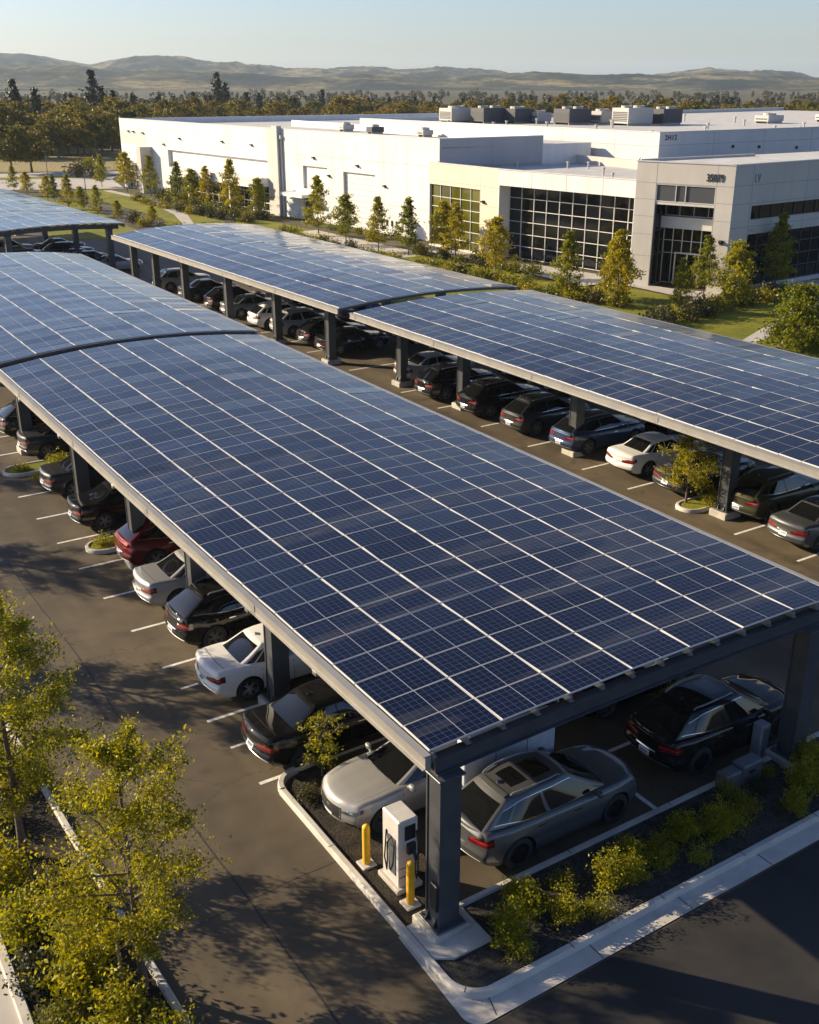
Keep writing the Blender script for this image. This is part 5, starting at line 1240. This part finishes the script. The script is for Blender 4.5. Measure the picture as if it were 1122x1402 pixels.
m = MB(); m.tube([(cx - .24, cy - .05, 1.3), (cx - .34, cy - .05, 1.2), (cx - .32, cy - .02, .7), (cx - .29, cy + .05, .42), (cx - .30, cy + .12, .7), (cx - .24, cy + .14, 1.35)], .017, 7); part('cable', m, BLACK, t, smooth=80)
m = MB(); m.tube([(cx + .24, cy + .02, 1.25), (cx + .33, cy + .02, 1.18), (cx + .31, cy + .05, .6), (cx + .27, cy + .1, 1.2)], .022, 7); part('cable', m, ALU, t, smooth=80)
for x, y, h, lab in ((9.10, 15.78, 1.08, 'yellow bollard left of the charging cabinet, by the silver sedan'), (9.24, 14.28, 1.12, 'yellow bollard right of the charging cabinet, nearest the lane kerb'), (10.02, 14.25, 1.1, 'yellow bollard half hidden by the corner post')):
    t = thing('bollard', lab, 'bollard', (x, y, 0), 'yellow bollards round the charger')
    m = MB(); m.lathe([(.085, .05), (.085, h - .09), (.075, h - .04), (.045, h - .008), (0, h), (0, .05)], 20, 'z', (x, y, 0)); part('post', m, YELLOW, t, smooth=50)
    m = MB(); m.bbox(x - .17, x + .17, y - .17, y + .17, .04, .10, .02); part('collar', m, CONC_PALE, t)
# slab the corner post stands on
mb = MB(); polysheet(mb, [(8.79, 13.72), (8.79, 12.75), (9.1, 12.55), (10.0, 12.55), (10.0, 13.58), (9.4, 13.74)], .152, thick=.13); struct('corner_slab', mb, CONC_PALE)
# hose reel on the corner post
mb = MB(); mb.bbox(9.10, 9.17, 13.16, 13.40, .75, 1.35, .02); single('post_box', mb, BLACK, 'small black box fixed low on the corner post', 'box', (9.13, 13.28, .75))
# white power cabinet between the silver sedan and the wagon
t = thing('power_cabinet', 'long white power cabinet standing between the silver sedan and the grey wagon', 'cabinet', (13.1, 16.1, 0))
m = MB(); m.bbox(11.75, 14.35, 15.93, 16.28, .12, 1.95, .03); c = part('cabinet', m, CABINET, t)
m = MB(); m.box(11.7, 14.4, 15.9, 16.31, 0, .12); part('plinth', m, CONC, t)
m = MB()
for x in (12.6, 13.5): m.box(x - .008, x + .008, 15.922, 15.93, .2, 1.85)
part('door_seam', m, HVAC_D, c)
t = thing('utility_box', 'low grey utility box on the inner kerb of the front bed', 'box', (17.9, 13.5, 0))
m = MB(); m.bbox(17.35, 17.9, 13.30, 13.64, .1, .50, .03); b = part('box', m, BOXGREY, t); m = MB(); m.bbox(17.91, 18.60, 13.28, 13.66, .1, .58, .03); part('side_box', m, BOXGREY, t)
m = MB(); m.box(18.1, 18.3, 13.265, 13.28, .35, .42); part('latch', m, BLACK, t)
t = thing('meter_cabinet', 'pale grey meter cabinet against the far right column', 'cabinet', (19.35, 13.95, 0))
m = MB(); m.bbox(19.14, 19.46, 13.84, 14.14, .0, .95, .03); part('cabinet', m, METER, t); m = MB(); m.box(19.18, 19.42, 13.83, 13.84, .15, .85); part('door', m, BOXGREY, t)
# wheel stop seen behind the black car
mb = MB(); mb.bbox(20.4, 20.55, 17.9, 19.8, .0, .12, .03); single('wheel_stop', mb, CONC_PALE, 'pale concrete wheel stop behind the black sport utility car', 'wheel stop', (20.5, 18.8, 0))
# lamp standards by the driveway
for x, y, lab in ((44.6, 150.0, 'thin lamp post among the small trees of the far verge'), (48, 181, 'thin lamp post beyond the driveway'), (41.2, 147, 'thin lamp post left of the small trees of the far verge')):
    t = thing('lamp_post', lab, 'lamp post', (x, y, 0), 'lamp posts by the driveway'); m = MB(); m.tube([(x, y, 0), (x, y, 5)], [.07, .04], 8); part('pole', m, STEEL, t)
    m = MB(); m.bbox(x - .35, x + .35, y - .15, y + .15, 5.0, 5.14, .02); part('lamp_head', m, STEEL, t)
# far parked cars on the driveway and in the grove
for k, (x, y, rz, t_, col, lab) in enumerate(((84, 296, .4, 'S', WHT, 'far white car in the shade of the grove'), (88, 297, .3, 'U', SILV, 'far silver car in the shade of the grove'))):
    o = dup({'S': P_SED, 'U': P_SUV}[t_], (x, y, 0), rz); o.name = 'parked_car'; tag(o, lab, 'car', 'far cars by the grove'); paint(o, col, .2)
# ------------------------------------------------------------------ light, air, camera
EL, AZX, AZY = 22.5, .63, -.777
w = bpy.data.worlds.new('World'); scene.world = w; w.use_nodes = True; nt = w.node_tree
sky = nt.nodes.new('ShaderNodeTexSky'); sky.sky_type = 'NISHITA'; sky.sun_disc = False; sky.sun_elevation = R(EL)
sx, sy = -AZX, -AZY
sky.sun_rotation = math.atan2(sx, sy); sky.air_density = 1.0; sky.dust_density = 0.8; sky.ozone_density = 1.2; sky.altitude = 20
bg = nt.nodes['Background']; bg.inputs['Strength'].default_value = SKY; tint = nt.nodes.new('ShaderNodeMix'); tint.data_type = 'RGBA'; tint.blend_type = 'MULTIPLY'; tint.inputs[0].default_value = 1; tint.inputs[7].default_value = (.86, .94, 1.22, 1); nt.links.new(sky.outputs[0], tint.inputs[6]); nt.links.new(tint.outputs[2], bg.inputs[0])
sd = bpy.data.lights.new('sun', 'SUN'); sd.energy = SUN; sd.angle = R(.5); sd.color = (1, .82, .56)
so = bpy.data.objects.new('sun', sd); COL.objects.link(so)
d = Vector((AZX * math.cos(R(EL)), AZY * math.cos(R(EL)), -math.sin(R(EL)))); so.rotation_euler = d.to_track_quat('-Z', 'Y').to_euler()
if HAZE:
    mb = MB(); mb.box(-900, 6200, -300, 6200, -1.2, 135); o = link('haze', mb.mesh('haze', [])); o['kind'] = 'stuff'; o['label'] = 'pale warm haze over the plain'
    m = bpy.data.materials.new('haze_air'); m.use_nodes = True; nt = m.node_tree; nt.nodes.remove(nt.nodes['Principled BSDF'])
    v = nt.nodes.new('ShaderNodeVolumePrincipled'); v.inputs['Color'].default_value = (.66, .82, 1.0, 1); v.inputs['Density'].default_value = HAZE; v.inputs['Anisotropy'].default_value = .2
    nt.links.new(v.outputs[0], nt.nodes['Material Output'].inputs['Volume']); o.data.materials.append(m)
cd = bpy.data.cameras.new('camera'); cam = bpy.data.objects.new('camera', cd); COL.objects.link(cam); scene.camera = cam
cd.sensor_fit = 'VERTICAL'; cd.sensor_height = 24; cd.lens = 24 * 1459 / 1402; cd.clip_start = .1; cd.clip_end = 20000
cam.location = (0, 0, 15.5)
f = Vector((math.sin(R(32.84)) * math.cos(R(22.05)), math.cos(R(32.84)) * math.cos(R(22.05)), -math.sin(R(22.05)))); cam.rotation_euler = f.to_track_quat('-Z', 'Y').to_euler()
vs = scene.view_settings; vs.view_transform = 'Standard'; vs.look = 'None'; vs.exposure = EXPO; vs.gamma = 1; vs.use_curve_mapping = False
scene.cycles.volume_bounces = 2; scene.cycles.max_bounces = 6; scene.cycles.transparent_max_bounces = 4
